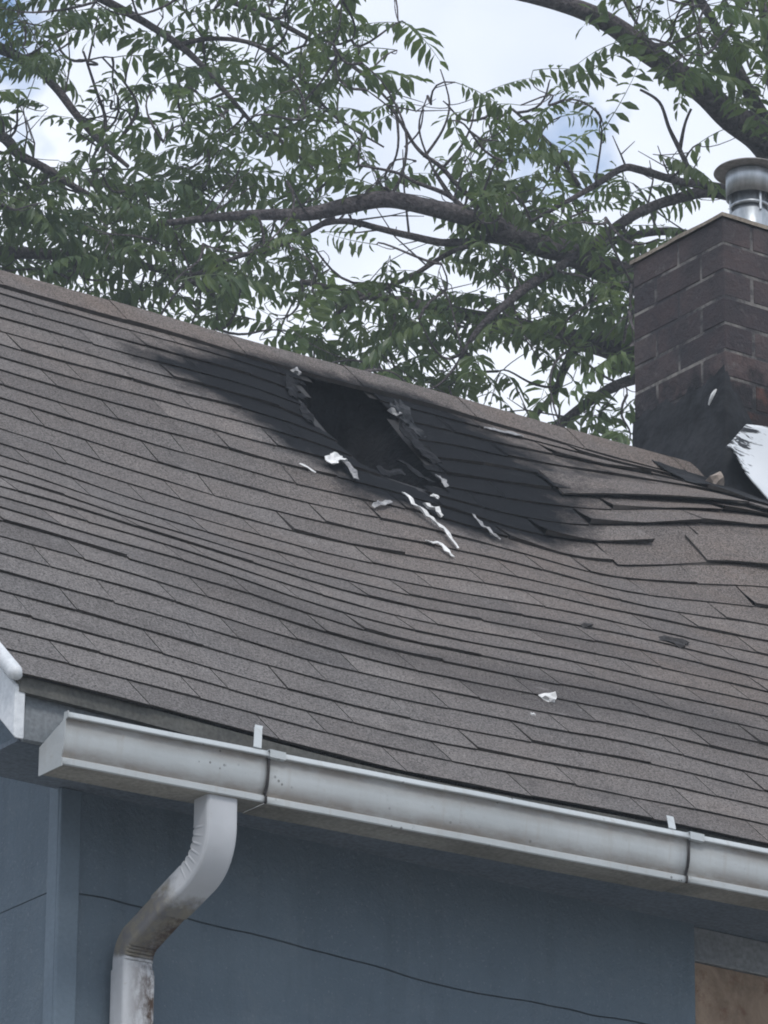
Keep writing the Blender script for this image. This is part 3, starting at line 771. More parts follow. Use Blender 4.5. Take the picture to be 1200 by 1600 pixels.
# ---- downspout
down = empty('downspout'); down.parent = house
DX = .353
HW, HD = .0310, .0240
yA, yB = -.030, .160
def rrect(hw, hd, r=.007, n=3):
    P = []
    for (cx, cy, a0) in ((hw-r, hd-r, 0), (-hw+r, hd-r, 90), (-hw+r, -hd+r, 180), (hw-r, -hd+r, 270)):
        for k in range(n+1):
            a = R(a0+90*k/n); P.append((cx+r*math.cos(a), cy+r*math.sin(a)))
    return P
def sweep(name, path, hw, hd, crimp, mat, grime, rust=None, x=DX):
    """path: list of (y, z, arc?) in the plane x = DX; crimp: amount of ribs inside the bend"""
    sec = rrect(hw, hd); ns = len(sec); V, F, gr_, ru_ = [], [], [], []
    for i, (y, z, arc) in enumerate(path):
        a = path[max(0, i-1)]; b = path[min(len(path)-1, i+1)]
        t = Vector((0, b[0]-a[0], b[1]-a[1])).normalized()
        nrm = Vector((0, t.z, -t.y))            # towards the house side when going down
        if nrm.y < 0: pass
        for (sx, sy) in sec:
            d = sy
            rib = 0
            if arc:
                side = (sy*arc)/hd                      # 1 on the inside of the bend
                if side > -.3: rib = crimp*(1 if (i % 4) == 0 else -.35)*(.7+.5*nz1(i*1.3, 4))*(side+.3)/1.3
            xs = x + .020 - .038*smooth(yA, yB, y)
            X = xs + sx*(1 + (rib*7 if abs(sx) > hw*.7 else 0))
            V.append((X, y - nrm.y*(d)*(1) - 0, z - nrm.z*d) if True else None)
            if rib: v = V[-1]; V[-1] = (v[0], v[1] + nrm.y*rib*arc, v[2] + nrm.z*rib*arc)
            gr_.append(grime(y, z, sx, sy)); ru_.append(rust(y, z, sx, sy) if rust else 0.)
    for i in range(len(path)-1):
        for k in range(ns): F.append((i*ns+k, i*ns+(k+1) % ns, (i+1)*ns+(k+1) % ns, (i+1)*ns+k))
    return mesh(name, V, F, mat, down, {'grime': gr_, 'rust': ru_})
def fillet(P0, P1, P2, r, n, arcsign):
    a = (Vector(P0)-Vector(P1)).normalized(); b = (Vector(P2)-Vector(P1)).normalized()
    ang = a.angle(b); d = r/math.tan(ang/2)
    s = Vector(P1)+a*d; c = Vector(P1)+(a+b).normalized()*(r/math.sin(ang/2))
    e = Vector(P1)+b*d; out_ = []
    v0, v1 = s-c, e-c; th = v0.angle(v1); sg = 1 if v0.x*v1.y-v0.y*v1.x > 0 else -1
    for k in range(n+1):
        q = th*k/n*sg; out_.append((c.x+v0.x*math.cos(q)-v0.y*math.sin(q), c.y+v0.x*math.sin(q)+v0.y*math.cos(q), arcsign))
    return out_
A0, A1, A2, A3 = (yA, Z0-.160), (yA, Z0-.262), (yB, Z0-.385), (yB, .1)
f1 = fillet(A0, A1, A2, .095, 26, 1)
mid = ((A1[0]*.45+A2[0]*.55), (A1[1]*.45+A2[1]*.55))
gfun1 = lambda y, z, sx, sy: smooth(-.01, .078, y)*.95
el = sweep('elbow', [(A0[0], A0[1], 0), (A0[0], A0[1]-.012, 0), (f1[0][0], f1[0][1]+.004, 0)] + f1 + [(mid[0], mid[1], 0)], HW, HD, .0085, M_DOWN, gfun1)
f2 = fillet(A1, A2, A3, .050, 18, -1)
d2 = Vector((A2[0]-A1[0], A2[1]-A1[1])).normalized()
gfun2 = lambda y, z, sx, sy: .95 - .95*smooth(Z0-.39, Z0-.415, z)
rfun = lambda y, z, sx, sy: 1.0 if sx > HW*.5 else .1
el2 = sweep('elbow', [(mid[0]-d2.x*.02, mid[1]-d2.y*.02, 0), (mid[0], mid[1], 0)] + f2 + [(A2[0], f2[-1][1]-.03, 0)], HW*.94, HD*.94, .003, M_DOWN, gfun2, rfun)
zt = f2[-1][1]-.012
dp = sweep('downspout_pipe', [(yB, zt, 0)] + [(yB, zt-.02*k, 0) for k in range(1, 40)] + [(yB, .25, 0)], HW, HD, 0, M_DOWN, lambda y, z, sx, sy: .0 + .35*smooth(Z0-.43, Z0-.40, z), rfun)
# raised seam on the right of the pipe
V, F = [], []
zz = [zt-.01 - .03*k for k in range(30)]
for z in zz:
    xo = DX-.018+HW+.002
    for (dx, dy) in ((-.016, -HD-.0005), (-.013, -HD-.004), (-.007, -HD-.004), (-.004, -HD-.0005)): V.append((xo+dx, yB+dy, z))
for i in range(len(zz)-1):
    for k in range(3): a = i*4+k; F.append((a, a+1, a+5, a+4))
mesh('pipe_seam', V, F, M_DOWN, down, {'grime': [.3]*len(V), 'rust': [1.]*len(V)})
for zc in (Z0-.43,):
    pass
# outlet collar under the gutter
sweep('outlet', [(yA, Z0-.150, 0), (yA, Z0-.1665, 0), (yA, Z0-.167, 0)], HW*.96, HD*.96, 0, M_DOWN, lambda *a: .3)

# ------------------------------------------------------------------ scraps lying on the roof
def strip_scrap(name, pts, wd, lift, mat, label, curl=.4, seed=1, cat='scrap'):
    """a bent, slightly curled strip lying along a path of (X, s) on the roof"""
    rr = random.Random(seed); P = []
    for i in range(len(pts)-1):
        for k in range(4): t = k/4; P.append((pts[i][0]*(1-t)+pts[i+1][0]*t, pts[i][1]*(1-t)+pts[i+1][1]*t))
    P.append(pts[-1]); n = len(P); V, F = [], []
    base = rp(*P[0], bulge(*P[0]))
    for i, (X, s) in enumerate(P):
        a = P[max(0, i-1)]; b = P[min(n-1, i+1)]; dx, dss = b[0]-a[0], b[1]-a[1]; l = math.hypot(dx, dss) or 1
        px_, ps_ = -dss/l, dx/l
        ww = wd*(.45+.75*abs(nz1(seed*3.1, i*.45)) + .35*math.sin(math.pi*i/(n-1)))
        for q, k in enumerate((-1, -.4, .4, 1)):
            xx, ss = X+px_*ww*.5*k, s+ps_*ww*.5*k
            h = bulge(xx, ss) + .0085 + lift*(.25+.75*math.sin(math.pi*i/(n-1))*abs(nz1(seed*1.7, i*.3))*2) + curl*ww*abs(k)**2*.6
            V.append(rp(xx + rr.uniform(-.06, .06)*wd, ss + rr.uniform(-.10, .10)*wd, h + rr.uniform(-.12, .22)*min(wd, .014)) - base)
    for i in range(n-1):
        for k in range(3): a = i*4+k; F.append((a, a+1, a+5, a+4))
    o = mesh(name, V, F, mat); o.location = base
    md = o.modifiers.new('thick', 'SOLIDIFY'); md.thickness = .0012; md.offset = 1
    return tag(o, label, cat, 'scraps lying on the roof')
def crumple(name, X, s, rx, rs, hgt, mat, label, seed=1, ang=0., cat='scrap'):
    """a crumpled torn chip: irregular closed lump with a flat foot"""
    rr = random.Random(seed); bm = bmesh.new(); bmesh.ops.create_icosphere(bm, subdivisions=2, radius=1)
    base = rp(X, s, bulge(X, s) + .004)
    ex = Vector((1, 0, 0)); es = Vector((0, CP, SP)); en = Vector((0, -SP, CP)); ca, sa = math.cos(ang), math.sin(ang)
    for v in bm.verts:
        p = v.co.copy(); k = 1 + .75*nz1(p.x*1.7+seed, p.y*1.7, p.z*1.7) + .55*nz1(p.x*4, p.y*4+seed, p.z*4)
        a, b, c_ = p.x*rx*k, p.y*rs*k, max(-.1, p.z)*hgt*k*(1+.6*nz1(p.x*2.5, p.y*2.5, seed))
        a, b = a*ca-b*sa, a*sa+b*ca
        v.co = ex*a + es*b + en*c_
    me = bpy.data.meshes.new(name); bm.to_mesh(me); bm.free(); me.materials.append(mat)
    o = link(bpy.data.objects.new(name, me)); o.location = base
    return tag(o, label, cat, 'scraps lying on the roof')
strip_scrap('curled_strip', [(1.618,1.600),(1.609,1.52),(1.623,1.472),(1.635,1.427),(1.631,1.352)], .011, .010, M_SCRAP, 'longest curled white strip, running downslope below the burnt hole', .7, 3)
strip_scrap('torn_scrap', [(1.452,1.650),(1.478,1.675),(1.515,1.700)], .026, .016, M_SCRAP, 'large crumpled white scrap at the lower left rim of the soot', .5, 5)
strip_scrap('torn_scrap', [(1.500,1.700),(1.506,1.650),(1.500,1.604)], .018, .012, M_GREYSCRAP, 'grey flap hanging from the large crumpled white scrap', .4, 6)
strip_scrap('torn_scrap', [(1.368,1.622),(1.395,1.594)], .006, .003, M_SCRAP, 'thin pale sliver farthest left of the scraps round the soot', .2, 8)
strip_scrap('torn_scrap', [(1.482,1.478),(1.515,1.500),(1.552,1.528)], .014, .007, M_GREYSCRAP, 'pale grey scrap left of the long curled strip', .4, 9)
strip_scrap('torn_scrap', [(1.650,1.560),(1.660,1.535),(1.671,1.512)], .016, .012, M_SCRAP, 'short white scrap just right of the long strip top', .6, 10)
strip_scrap('torn_scrap', [(1.556,1.360),(1.587,1.349),(1.592,1.298)], .011, .004, M_SCRAP, 'bent white sliver beside the lower end of the long strip', .3, 11)
strip_scrap('curled_strip', [(1.803,1.600),(1.784,1.526),(1.792,1.494),(1.806,1.476)], .009, .006, M_GREYSCRAP, 'grey curled strip at the lower right rim of the soot', .5, 12)
strip_scrap('torn_scrap', [(1.825,1.820),(1.822,1.79),(1.815,1.755)], .012, .010, M_GREYSCRAP, 'charred grey strip at the lower right of the hole', .5, 13)
crumple('torn_scrap', 1.744, 1.673, .010, .006, .005, M_SCRAP, 'tiny white chip on the soot below the hole', 5)
crumple('torn_scrap', 1.890, 2.150, .022, .016, .014, M_GREYSCRAP, 'crumbled ash lump at the upper right edge of the hole', 7)
crumple('torn_scrap', 1.660, 2.245, .010, .012, .010, M_GREYSCRAP, 'pale splinter at the upper left corner of the hole', 8)
strip_scrap('torn_scrap', [(2.141,2.195),(2.20,2.197),(2.252,2.203)], .012, .003, M_GREYSCRAP, 'thin grey sliver tucked under the ridge cap right of the hole', .2, 15)
crumple('torn_scrap', 1.378, .498, .017, .013, .013, M_SCRAP, 'lone white scrap low on the roof above the gutter', 9, .4)
crumple('torn_scrap', 1.285, .397, .005, .004, .004, M_SCRAP, 'white speck just below the lone white scrap', 10)
crumple('shingle_scrap', 1.996, 1.040, .040, .020, .010, M_DARKSCRAP, 'larger dark torn scrap lying on the right side of the roof', 11, .15)
crumple('shingle_scrap', 1.770, 1.020, .018, .008, .006, M_DARKSCRAP, 'small dark scrap left of the larger dark scrap', 12, .1)
crumple('wood_block', 2.800, 2.205, .022, .018, .034, M_WOOD, 'tan wood block stuck in tar at the chimney corner', 13, cat='block')
# white curls on the chimney tar
def chip(loc, d, wd, mat, label):
    a = Vector(loc); b = a + Vector(d); n_ = (b-a).cross(Vector((-.6, -.7, .3))).normalized()*wd; o_ = Vector((-.6, -.7, .1)).normalized()*.006
    V = []; 
    for t in (0, .25, .5, .75, 1):
        p = (b-a)*t + o_*math.sin(math.pi*t)*1.5; ww = math.sin(math.pi*(.12+.76*t))
        V += [p - n_*ww, p + o_*.7*ww, p + n_*ww]
    F = []
    for i in range(4):
        for k in range(2): q = i*3+k; F.append((q, q+1, q+4, q+3))
    o = mesh('torn_scrap', V, F, mat); o.location = a
    md = o.modifiers.new('thick', 'SOLIDIFY'); md.thickness = .002
    return tag(o, label, 'scrap', 'scraps lying on the roof')
chip((CX0-.012, CY0+.050, Z0+1.720), (.0, -.030, .030), .005, M_SCRAP, 'white curl stuck high on the black chimney tar')
chip((CX0-.035, CY0+.165, Z0+1.575), (.0, -.012, .038), .005, M_SCRAP, 'white sliver on the tar at the chimney foot')

# ------------------------------------------------------------------ trees behind the house
DT = 20.0
def tp(x, y, dep=0.0):
    """point of the tree: x, y measured over the crown's own front plane in 2.5 mm steps, dep metres behind it"""
    D = DT + dep
    k = D/8000
    return CAM + VD*D + VR*((x-600)*k) + VU*((800-y)*k)
MPX = DT/8000
def branch_geo(nodes, seed=0):
    """nodes: (x, y, dep, diameter) -> smooth tapered tube"""
    P = [tp(a, b, c) for (a, b, c, d) in nodes]; Rr = [d*MPX/2 for (_, _, _, d) in nodes]
    pts, rad = [], []
    for i in range(len(P)-1):
        p0, p1, p2, p3 = P[max(0, i-1)], P[i], P[i+1], P[min(len(P)-1, i+2)]
        for k in range(5):
            t = k/5
            q = .5*((2*p1) + (p2-p0)*t + (2*p0-5*p1+4*p2-p3)*t*t + (3*p1-p0-3*p2+p3)*t*t*t)
            wob = Vector((nz1(q.x*3, q.z*3, seed), nz1(q.y*3, q.z*3, seed+5), nz1(q.x*3, q.y*3, seed+9)))*Rr[i]*.35
            pts.append(q+wob); rad.append((Rr[i]*(1-t)+Rr[i+1]*t)*(1+.10*nz1(q.x*6, q.z*6, seed+3)))
    pts.append(P[-1]); rad.append(Rr[-1])
    return pts, rad
class Tree:
    def __init__(s, name, label):
        s.e = empty(name); tag(s.e, label, 'tree'); s.pts = []; s.tw_v = []; s.tw_f = []; s.fr = []
    def limb(s, nodes, seed, name='branch', n=8):
        pts, rad = branch_geo(nodes, seed)
        if nodes[0][0] < -190 or nodes[0][0] > 1225:          # grows out of the trunk: carry it in to the trunk's axis
            z = pts[0].z - .22; ax = min(s.axis, key=lambda q: abs(q.z-z))
            lead = [ax.lerp(pts[0], t) + Vector((0, 0, .10*math.sin(math.pi*t)))*.6 for t in (0, .25, .5, .75)]
            pts = lead + pts; rad = [rad[0]*1.25, rad[0]*1.15, rad[0]*1.08, rad[0]*1.03] + rad
        V, F = tube_geo(pts, rad, n); mesh(name, V, F, M_BARK, s.e, smooth_shade=True)
        s.pts += [(p, r) for p, r in zip(pts, rad)]
    def twig(s, pts, rad, n=5):
        V, F = tube_geo(pts, rad, n); o_ = len(s.tw_v); s.tw_v += V; s.tw_f += [tuple(q+o_ for q in f) for f in F]

tr = Tree('leafy_tree', 'large leafy tree with thick dark limbs spreading behind the ridge and chimney')
tl = Tree('leafy_tree', 'dense leafy tree filling the upper left behind the roof')
def trunk(T, x, dep, top_y, d0, d1, seed):
    top = tp(x, top_y, dep); foot = Vector((top.x + .15, top.y + .1, -.1))
    n_ = 16; pts = [foot.lerp(top, i/n_) + Vector((nz1(i*.4, seed), nz1(i*.4, seed+3), 0))*.06*math.sin(math.pi*i/n_) for i in range(n_+1)]
    rad = [(d0*(1-i/n_)+d1*i/n_)/2*(1 + .5*g2(i/1.6)) for i in range(n_+1)]
    V, F = tube_geo(pts, rad, 16); mesh('trunk', V, F, M_BARK, T.e, smooth_shade=True)
    T.base = foot; T.axis = [pts[0].lerp(pts[-1], i/60) for i in range(61)]
trunk(tr, 1270, .6, -60, .42, .07, 3)
trunk(tl, -330, 1.6, -160, .40, .06, 8)
TRL = [
 [(1238,262,.6,64),(1190,212,.5,56),(1140,186,.4,46),(1090,140,.3,41),(1020,85,.2,37),(960,42,.1,33),(900,12,0,28),(840,-4,-.1,24),(780,-18,-.2,18),(700,-60,-.3,10)],
 [(1240,255,.6,40),(1195,190,.5,30),(1165,135,.5,22),(1135,75,.5,19),(1110,25,.4,16),(1085,-20,.4,12),(1060,-90,.4,8)],
 [(1238,250,.6,40),(1215,140,.8,28),(1200,60,.9,22),(1180,-40,.9,14)],
 [(1232,620,.6,70),(1130,590,.7,58),(1040,575,.7,50),(980,552,.6,44),(920,535,.5,36),(860,522,.4,30),(780,502,.3,24),(700,486,.2,20),(620,470,.2,16),(540,455,.2,11),(470,440,.1,8)],
 [(1230,560,.6,60),(1110,505,.5,50),(1000,440,.3,44),(930,415,.2,40),(880,392,.1,38),(810,372,0,35),(740,342,-.1,30),(660,322,-.2,27),(600,312,-.2,26),(540,322,-.2,25),(480,334,-.2,22),(410,336,-.1,18),(330,340,0,13),(240,350,.1,8)],
 [(1235,330,.6,30),(1120,300,.3,20),(1060,308,.2,18),(1000,330,.1,17),(940,370,0,17),(880,412,-.1,16),(830,442,-.2,15),(790,475,-.3,13),(750,512,-.4,10),(720,560,-.4,6)],
 [(1235,320,.6,26),(1120,292,.2,15),(1060,284,.1,13),(1000,266,0,12),(972,264,0,12),(930,290,-.1,10),(880,318,-.2,8),(830,345,-.2,5)],
 [(1100,372,.4,16),(1040,362,.4,14),(980,370,.3,13),(920,388,.3,13),(870,405,.2,11)],
 [(1160,560,.5,26),(1060,575,.4,22),(980,596,.3,19),(930,622,.2,16),(880,660,.2,15),(840,700,.2,12),(800,760,.2,8)],
 [(900,540,.5,18),(880,580,.5,14),(868,610,.5,12),(845,640,.4,10),(820,660,.4,8),(780,690,.4,6)],
 [(860,388,.2,16),(800,378,.1,13),(760,372,0,12),(700,380,-.1,12),(640,368,-.1,11),(590,356,-.1,10),(545,346,-.2,10),(500,352,-.2,8),(450,380,-.2,5)],
 [(772,374,.1,9),(705,394,.1,8),(645,430,.1,8),(600,450,.1,8),(540,480,.1,6),(500,520,.1,4)],
 [(520,340,-.1,10),(480,362,0,9),(430,385,.1,8),(370,402,.1,7),(300,430,.2,5)],
 [(830,375,0,14),(760,330,0,9),(715,290,0,8),(690,262,0,7),(660,240,0,6),(640,215,0,5),(620,180,0,4)],
 [(735,335,-.1,9),(700,305,-.1,7),(650,285,-.1,6),(620,270,-.1,5),(560,258,-.1,4)],
 [(905,290,.1,8),(880,250,.1,6),(850,215,.1,5),(800,170,.1,4)],
 [(1070,135,.3,10),(1040,110,.3,8),(1010,60,.3,6),(985,20,.3,5),(965,-20,.3,4)],
 [(1085,280,.3,10),(1060,230,.3,8),(1045,200,.3,6),(1030,160,.3,5),(1000,140,.3,4)],
 [(1062,235,.3,7),(1070,195,.3,5),(1080,170,.3,4)],
 [(605,312,-.1,6),(628,272,-.1,5),(634,205,-.1,4),(602,135,-.1,3),(566,98,-.1,2)],
 [(664,244,0,5),(692,202,0,4),(702,160,0,3),(688,108,0,2)],
 [(640,215,0,4),(612,172,0,3),(572,140,0,2)],
 [(692,262,0,5),(722,226,0,4),(738,190,0,3),(742,150,0,2)],
 [(702,306,-.1,5),(676,262,-.1,4),(655,200,-.1,3),(668,150,-.1,2)],
 [(632,230,-.1,3),(655,205,-.1,3),(662,170,-.1,2)],
]
for i, nd in enumerate(TRL): tr.limb(nd, i)
TLL = [
 [(-330,330,1.6,44),(-180,300,1.2,36),(-90,260,1.0,28),(0,205,.8,17),(-40,150,.8,12),(-80,90,.8,8)],
 [(-200,150,1.3,30),(-100,175,1.0,24),(0,210,.8,20),(30,240,.7,17),(70,262,.6,14),(130,300,.6,10),(200,330,.5,7)],
 [(-300,60,1.6,30),(-150,40,1.3,26),(-40,60,1.1,21),(40,95,1.,17),(85,135,.9,14),(120,180,.8,13),(160,225,.7,11),(200,260,.6,7)],
 [(-320,-40,1.6,30),(-100,-60,1.2,24),(60,-40,1.0,18),(180,10,.8,14),(280,70,.7,12),(340,130,.6,9),(400,200,.6,6)],
 [(60,-40,1.0,14),(220,-40,.9,12),(380,10,.8,10),(480,60,.7,8),(560,110,.6,6),(610,160,.6,4)],
 [(-320,420,1.6,40),(-150,400,1.2,32),(0,395,.9,22),(110,400,.8,17),(210,412,.7,13),(300,440,.6,9),(360,480,.6,6)],
 [(-300,520,1.6,30),(-100,500,1.2,24),(60,490,.9,16),(180,500,.8,12),(300,520,.7,8)],
 [(150,235,.8,8),(165,190,.8,6),(150,140,.8,5),(130,80,.8,4)],
 [(190,215,.8,7),(215,170,.8,5),(195,130,.8,4),(160,90,.8,3)],
 [(280,70,.7,9),(330,60,.7,8),(400,70,.6,7),(470,120,.6,6),(520,180,.6,5),(600,230,.6,3)],
 [(-330,300,1.6,34),(-420,270,1.6,26),(-520,220,1.5,18),(-620,190,1.5,10)],
 [(-335,120,1.6,28),(-430,60,1.7,20),(-520,10,1.7,13),(-600,-60,1.7,7)],
 [(-330,440,1.6,34),(-450,430,1.7,24),(-560,420,1.8,14),(-640,430,1.8,8)],
 [(-330,-60,1.6,22),(-360,-150,1.6,15),(-400,-230,1.6,8)],
]
for i, nd in enumerate(TLL): tl.limb(nd, 40+i)

# compound leaves: a few shapes, shared by every leaf
def frond_geo(seed):
    rr = random.Random(seed); V, F = [], []
    L = rr.uniform(.30, .42); n_ = rr.randint(7, 10)
    pos = []; p = Vector((0, 0, 0)); a = R(rr.uniform(-2, 16)); da = R(rr.uniform(22, 50))/n_; ya = 0; dy = R(rr.uniform(-18, 18))/n_
    st = L/(n_+1)
    for i in range(n_+2):
        pos.append((p.copy(), a, ya)); p = p + Vector((math.cos(a)*math.cos(ya), math.cos(a)*math.sin(ya), math.sin(a)))*st; a -= da; ya += dy
    pts = [q[0] for q in pos]; tv, tf = tube_geo(pts, [.0022*(1-.7*i/len(pts)) for i in range(len(pts))], 3, False)
    V += tv; F += tf
    def leaflet(b, fwd, side, l, droop):
        up = Vector((0, 0, 1))
        d = (fwd*rr.uniform(.25, .55) + side*1.0).normalized()*math.cos(droop) + Vector((0, 0, -1))*math.sin(droop)
        d.normalize(); wv = d.cross(up); wv = (wv if wv.length > .05 else fwd).normalized(); nn = wv.cross(d)
        wd = l*rr.uniform(.15, .20); o_ = len(V)
        tw = rr.uniform(-.5, .5); wv = (wv*math.cos(tw) + nn*math.sin(tw)); nn = wv.cross(d)
        V.extend([b, b+d*l*.38 - wv*wd + nn*wd*.35, b+d*l*.42, b+d*l*.38 + wv*wd + nn*wd*.35, b+d*l - nn*l*.14, b+d*l*.74 - wv*wd*.62 + nn*wd*.1, b+d*l*.74 + wv*wd*.62 + nn*wd*.1])
        F.extend([(o_, o_+2, o_+1), (o_, o_+3, o_+2), (o_+1, o_+2, o_+5), (o_+2, o_+3, o_+6), (o_+5, o_+2, o_+4), (o_+2, o_+6, o_+4)])
    for i in range(1, n_+1):
        b, a_, y_ = pos[i]; fwd = Vector((math.cos(y_), math.sin(y_), math.sin(a_)*.6)).normalized(); side = Vector((-math.sin(y_), math.cos(y_), 0))
        l = (.058 + .026*math.sin(math.pi*i/(n_+1)))*rr.uniform(.85, 1.15)
        for sg in (-1, 1):
            if rr.random() < .05: continue
            leaflet(b, fwd, side*sg, l, R(rr.uniform(18, 62)))
    b, a_, y_ = pos[-1]; fwd = Vector((math.cos(y_), math.sin(y_), 0)); leaflet(b, fwd, fwd, .06, R(25))
    return V, F
FR = [frond_geo(i) for i in range(14)]
FRN = [(np.array([tuple(v) for v in V]), F) for V, F in FR]
FME = []
for M_ in (M_LEAF, M_LEAF2):
    row = []
    for V, F in FR:
        me = bpy.data.meshes.new('leaf'); me.from_pydata([tuple(v) for v in V], [], F); me.materials.append(M_); row.append(me)
    FME.append(row)
# leaf density over the crown front, rows every 50 steps from y = -150 to 800, columns from x = -150
GRID = {
 -150: '666 666666666666542000000000000005666 55',
 -100: '666 777666666666643000000000000004666 55',
 -50:  '777 888666667777653100000000000003666 66',
 0:    '888 887435566666 41001000000467 7 66',
}
ROWS = [
 (0,   [8,8,8,4,3,5,5,6,6,6,6,4,1,0,0,1,0,0,0,0,4,6,7,7]),
 (50,  [8,8,6,2,5,7,8,7,6,7,6,5,2,0,0,0,0,3,2,0,5,7,6,6]),
 (100, [6,6,1,2,4,8,8,8,7,7,7,5,1,0,1,4,1,3,3,1,3,5,5,5]),
 (150, [4,3,2,2,5,8,8,6,8,8,6,4,1,0,2,6,5,4,5,2,1,2,4,5]),
 (200, [2,2,4,7,7,8,7,3,6,7,7,4,0,1,4,8,7,5,3,1,1,2,0,2]),
 (250, [7,8,8,8,9,9,8,6,5,6,6,4,2,2,5,8,6,3,3,3,3,3,0,0]),
 (300, [8,8,8,8,9,9,9,8,5,4,3,2,1,1,6,8,8,6,5,5,4,3,2,2]),
 (350, [8,8,8,8,8,8,7,7,8,6,3,2,1,2,4,6,7,7,7,7,4,5,5,5]),
 (400, [8,8,8,7,7,9,9,9,9,7,4,4,3,4,5,6,7,8,8,8,6,5,5,5]),
 (450, [8,8,7,4,6,7,7,5,3,8,8,8,8,8,7,7,7,7,8,8,7,6,6,6]),
 (500, [7,7,7,6,5,5,5,3,2,6,9,9,9,8,8,8,8,8,7,6,6,6,6,6]),
 (550, [6,6,6,6,6,6,5,4,4,5,7,8,9,9,7,4,3,4,3,5,6,6,6,6]),
 (600, [5,5,5,5,5,5,5,5,5,6,7,8,8,8,7,4,3,3,5,5,5,5,5,5]),
 (650, [4,4,4,4,4,4,4,4,4,5,5,6,6,6,6,5,3,4,5,6,5,5,5,5]),
 (700, [3,3,3,3,3,3,3,3,3,4,4,5,5,5,5,5,5,5,5,5,4,4,4,4]),
]
cells = []
for y, row in ROWS:
    for i, d in enumerate(row): cells.append((i*50, y, d))
    for i in (-4, -3, -2, -1): cells.append((i*50, y, 7 if y < 600 else 4))
    if y < 560:
        for i in range(-13, -4): cells.append((i*50, y, 5))
    for i in (24, 25, 26, 27): cells.append((i*50, y, 5))
for y in (-50, -100, -150, -200):
    for i in range(-12, 28): cells.append((i*50, y, (7 if i < 11 else (1 if i < 19 else 6))))
KD = 4.7
for (cx, cy, d) in cells:
    lam = KD*(d/9)**1.7*(.7 if cx < 420 and cy < 250 else 1)
    n_ = int(lam + rnd.random())
    for _ in range(n_):
        x, y = cx + rnd.uniform(0, 50), cy + rnd.uniform(0, 50)
        left = x + .25*(y-250) < 470 + rnd.uniform(-70, 70) and y < 560
        T = tl if left else tr
        dep = rnd.gauss(.75 if left else .15, .45)
        az = rnd.uniform(0, 2*math.pi); v = rnd.randrange(14); sc = rnd.uniform(.68, 1.22)
        tiltv = R(rnd.gauss(4, 16))
        rot = Matrix.Rotation(az, 4, 'Z') @ Matrix.Rotation(-tiltv, 4, 'Y') @ Matrix.Rotation(R(rnd.gauss(0, 22)), 4, 'X')
        L_ = .36*sc
        mid_ = tp(x, y, dep); basep = mid_ - (rot @ Vector((1, 0, -.12)))*L_*.5
        T.fr.append((basep, rot, sc, v, x, y))
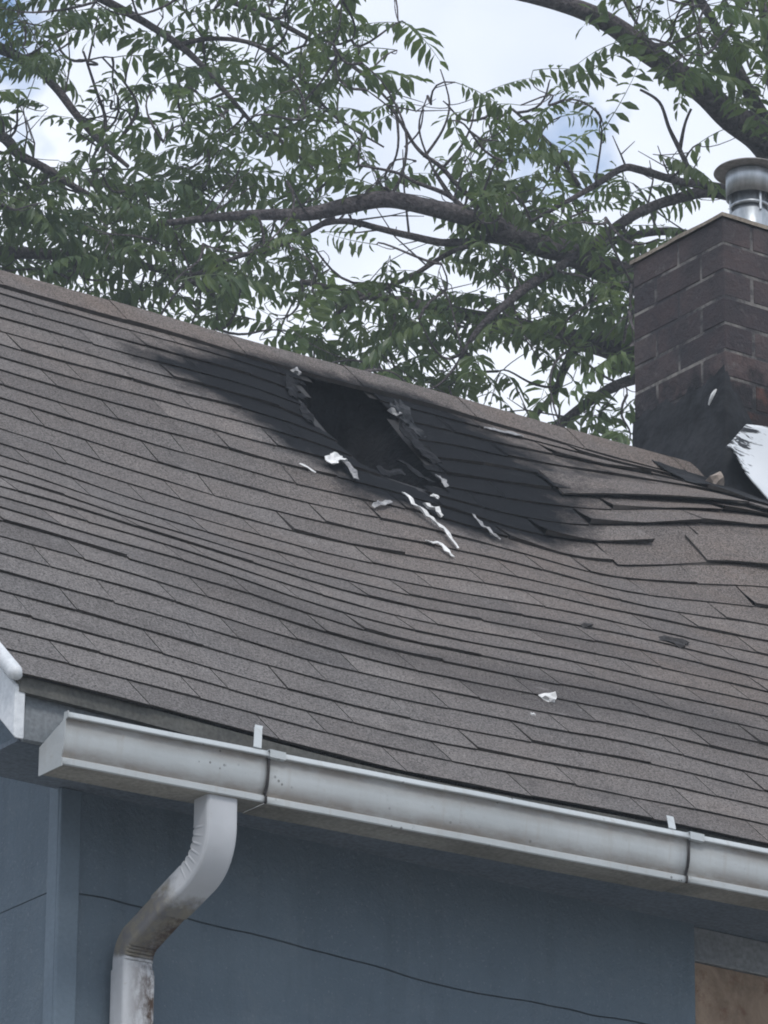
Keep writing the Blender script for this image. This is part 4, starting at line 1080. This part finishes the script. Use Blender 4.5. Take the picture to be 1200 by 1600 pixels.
for T, mi_ in ((tr, 0), (tl, 1)):
    BP = np.array([tuple(p) for p, r in T.pts]); BR = [r for p, r in T.pts]
    # twigs: gather fronds into groups and tie each group to the nearest limb
    groups = {}
    for f in T.fr:
        key = (round(f[0].x/.30), round(f[0].y/.42), round(f[0].z/.30)); groups.setdefault(key, []).append(f)
    todo = []
    for key, fs in groups.items():
        c_ = Vector((0, 0, 0))
        for f in fs: c_ += f[0]
        c_ /= len(fs)
        dd = np.linalg.norm(BP - np.array(tuple(c_)), axis=1); todo.append((dd.min(), len(todo), c_, fs))
    todo.sort()
    for _, _, c_, fs in todo:
        d2_ = np.linalg.norm(BP - np.array(tuple(c_)), axis=1)
        k = int(d2_.argmin()); b = Vector(tuple(BP[k])); BP = np.vstack([BP, np.array([tuple(c_)])])
        midp = b.lerp(c_, .5) + Vector((rnd.uniform(-.06, .06), rnd.uniform(-.06, .06), rnd.uniform(-.10, .02)))
        pts = [b, b.lerp(midp, .5), midp, midp.lerp(c_, .55), c_]
        c1 = b.lerp(c_, .35) + Vector((rnd.gauss(0, .05), rnd.gauss(0, .05), rnd.gauss(-.04, .05))); c2 = b.lerp(c_, .7) + Vector((rnd.gauss(0, .05), rnd.gauss(0, .05), rnd.gauss(.02, .05)))
        def bz(t): return b*(1-t)**3 + c1*3*t*(1-t)**2 + c2*3*t*t*(1-t) + c_*t**3
        T.twig([bz(q/8) for q in range(9)], [.0062 - .0004*q for q in range(9)])
        for f in fs:
            p0 = bz(rnd.uniform(.55, 1)); p2 = f[0]; p1 = p0.lerp(p2, .5) - (f[1] @ Vector((1, 0, 0)))*.35*(p2-p0).length + Vector((0, 0, -.02))
            T.twig([p0*(1-q)**2 + p1*2*q*(1-q) + p2*q*q for q in (0, .2, .4, .6, .8, 1)], [.0028, .0026, .0024, .0022, .002, .0018], 3)
    # bare twig ends sticking out
    for _ in range(60):
        p, r = T.pts[rnd.randrange(len(T.pts))]
        if r > .03: continue
        d = Vector((rnd.gauss(0, 1), rnd.gauss(0, .6), rnd.gauss(.7, .6))).normalized()*rnd.uniform(.12, .38)
        q = p + d*.5 + Vector((rnd.uniform(-.03, .03), 0, rnd.uniform(-.03, .03)))
        T.twig([p, q, p+d], [.005, .0035, .0018], 4)
        T.twig([q, q + Vector((rnd.gauss(0, .07), rnd.gauss(0, .05), rnd.uniform(.02, .12)))], [.003, .0015], 4)
    kind(mesh('twigs', T.tw_v, T.tw_f, M_BARK, T.e), 'stuff')
    # nearest, unhidden leaves as single leaves, the rest joined
    fr = sorted(T.fr, key=lambda f: (0 if (0 < f[4] < 1200 and 0 < f[5] < 620) else 1, (f[0]-CAM).length))
    for (b, rot, sc, v, x, y) in fr[:300]:
        o = bpy.data.objects.new('leaf', FME[mi_][v]); o.matrix_world = Matrix.Translation(b) @ rot @ Matrix.Scale(sc, 4); link(o, T.e)
    VV, FF, n0 = [], [], 0
    for (b, rot, sc, v, x, y) in fr[300:]:
        A, F = FRN[v]; M3 = np.array(rot.to_3x3())*sc
        VV.append(A @ M3.T + np.array(tuple(b))); FF += [tuple(q+n0 for q in f) for f in F]; n0 += len(A)
    if VV:
        kind(mesh('foliage', np.concatenate(VV).tolist(), FF, (M_LEAF, M_LEAF2)[mi_], T.e), 'stuff')
for T in (tr, tl):                      # put each tree's Empty at the foot of its trunk
    T.e.location = T.base
    for o in T.e.children: o.matrix_parent_inverse = Matrix.Translation(-T.base)
print('leaves', len(tr.fr), len(tl.fr), 'tabs', len(cands))

# ------------------------------------------------------------------ added thin volume, lifts the darks like lens veil
V, F = box_geo(-70, 90, -70, 90, -1.0, 16)
hm = bpy.data.materials.new('veil_haze'); hm.use_nodes = True; hn = hm.node_tree.nodes; hn.clear()
ho = hn.new('ShaderNodeOutputMaterial'); hv = hn.new('ShaderNodeVolumePrincipled')
hv.inputs['Color'].default_value = (.82, .92, 1.0, 1); hv.inputs['Density'].default_value = .0034; hv.inputs['Anisotropy'].default_value = .2
hm.node_tree.links.new(hv.outputs[0], ho.inputs['Volume'])
kind(mesh('veil_haze', V, F, hm), 'stuff')
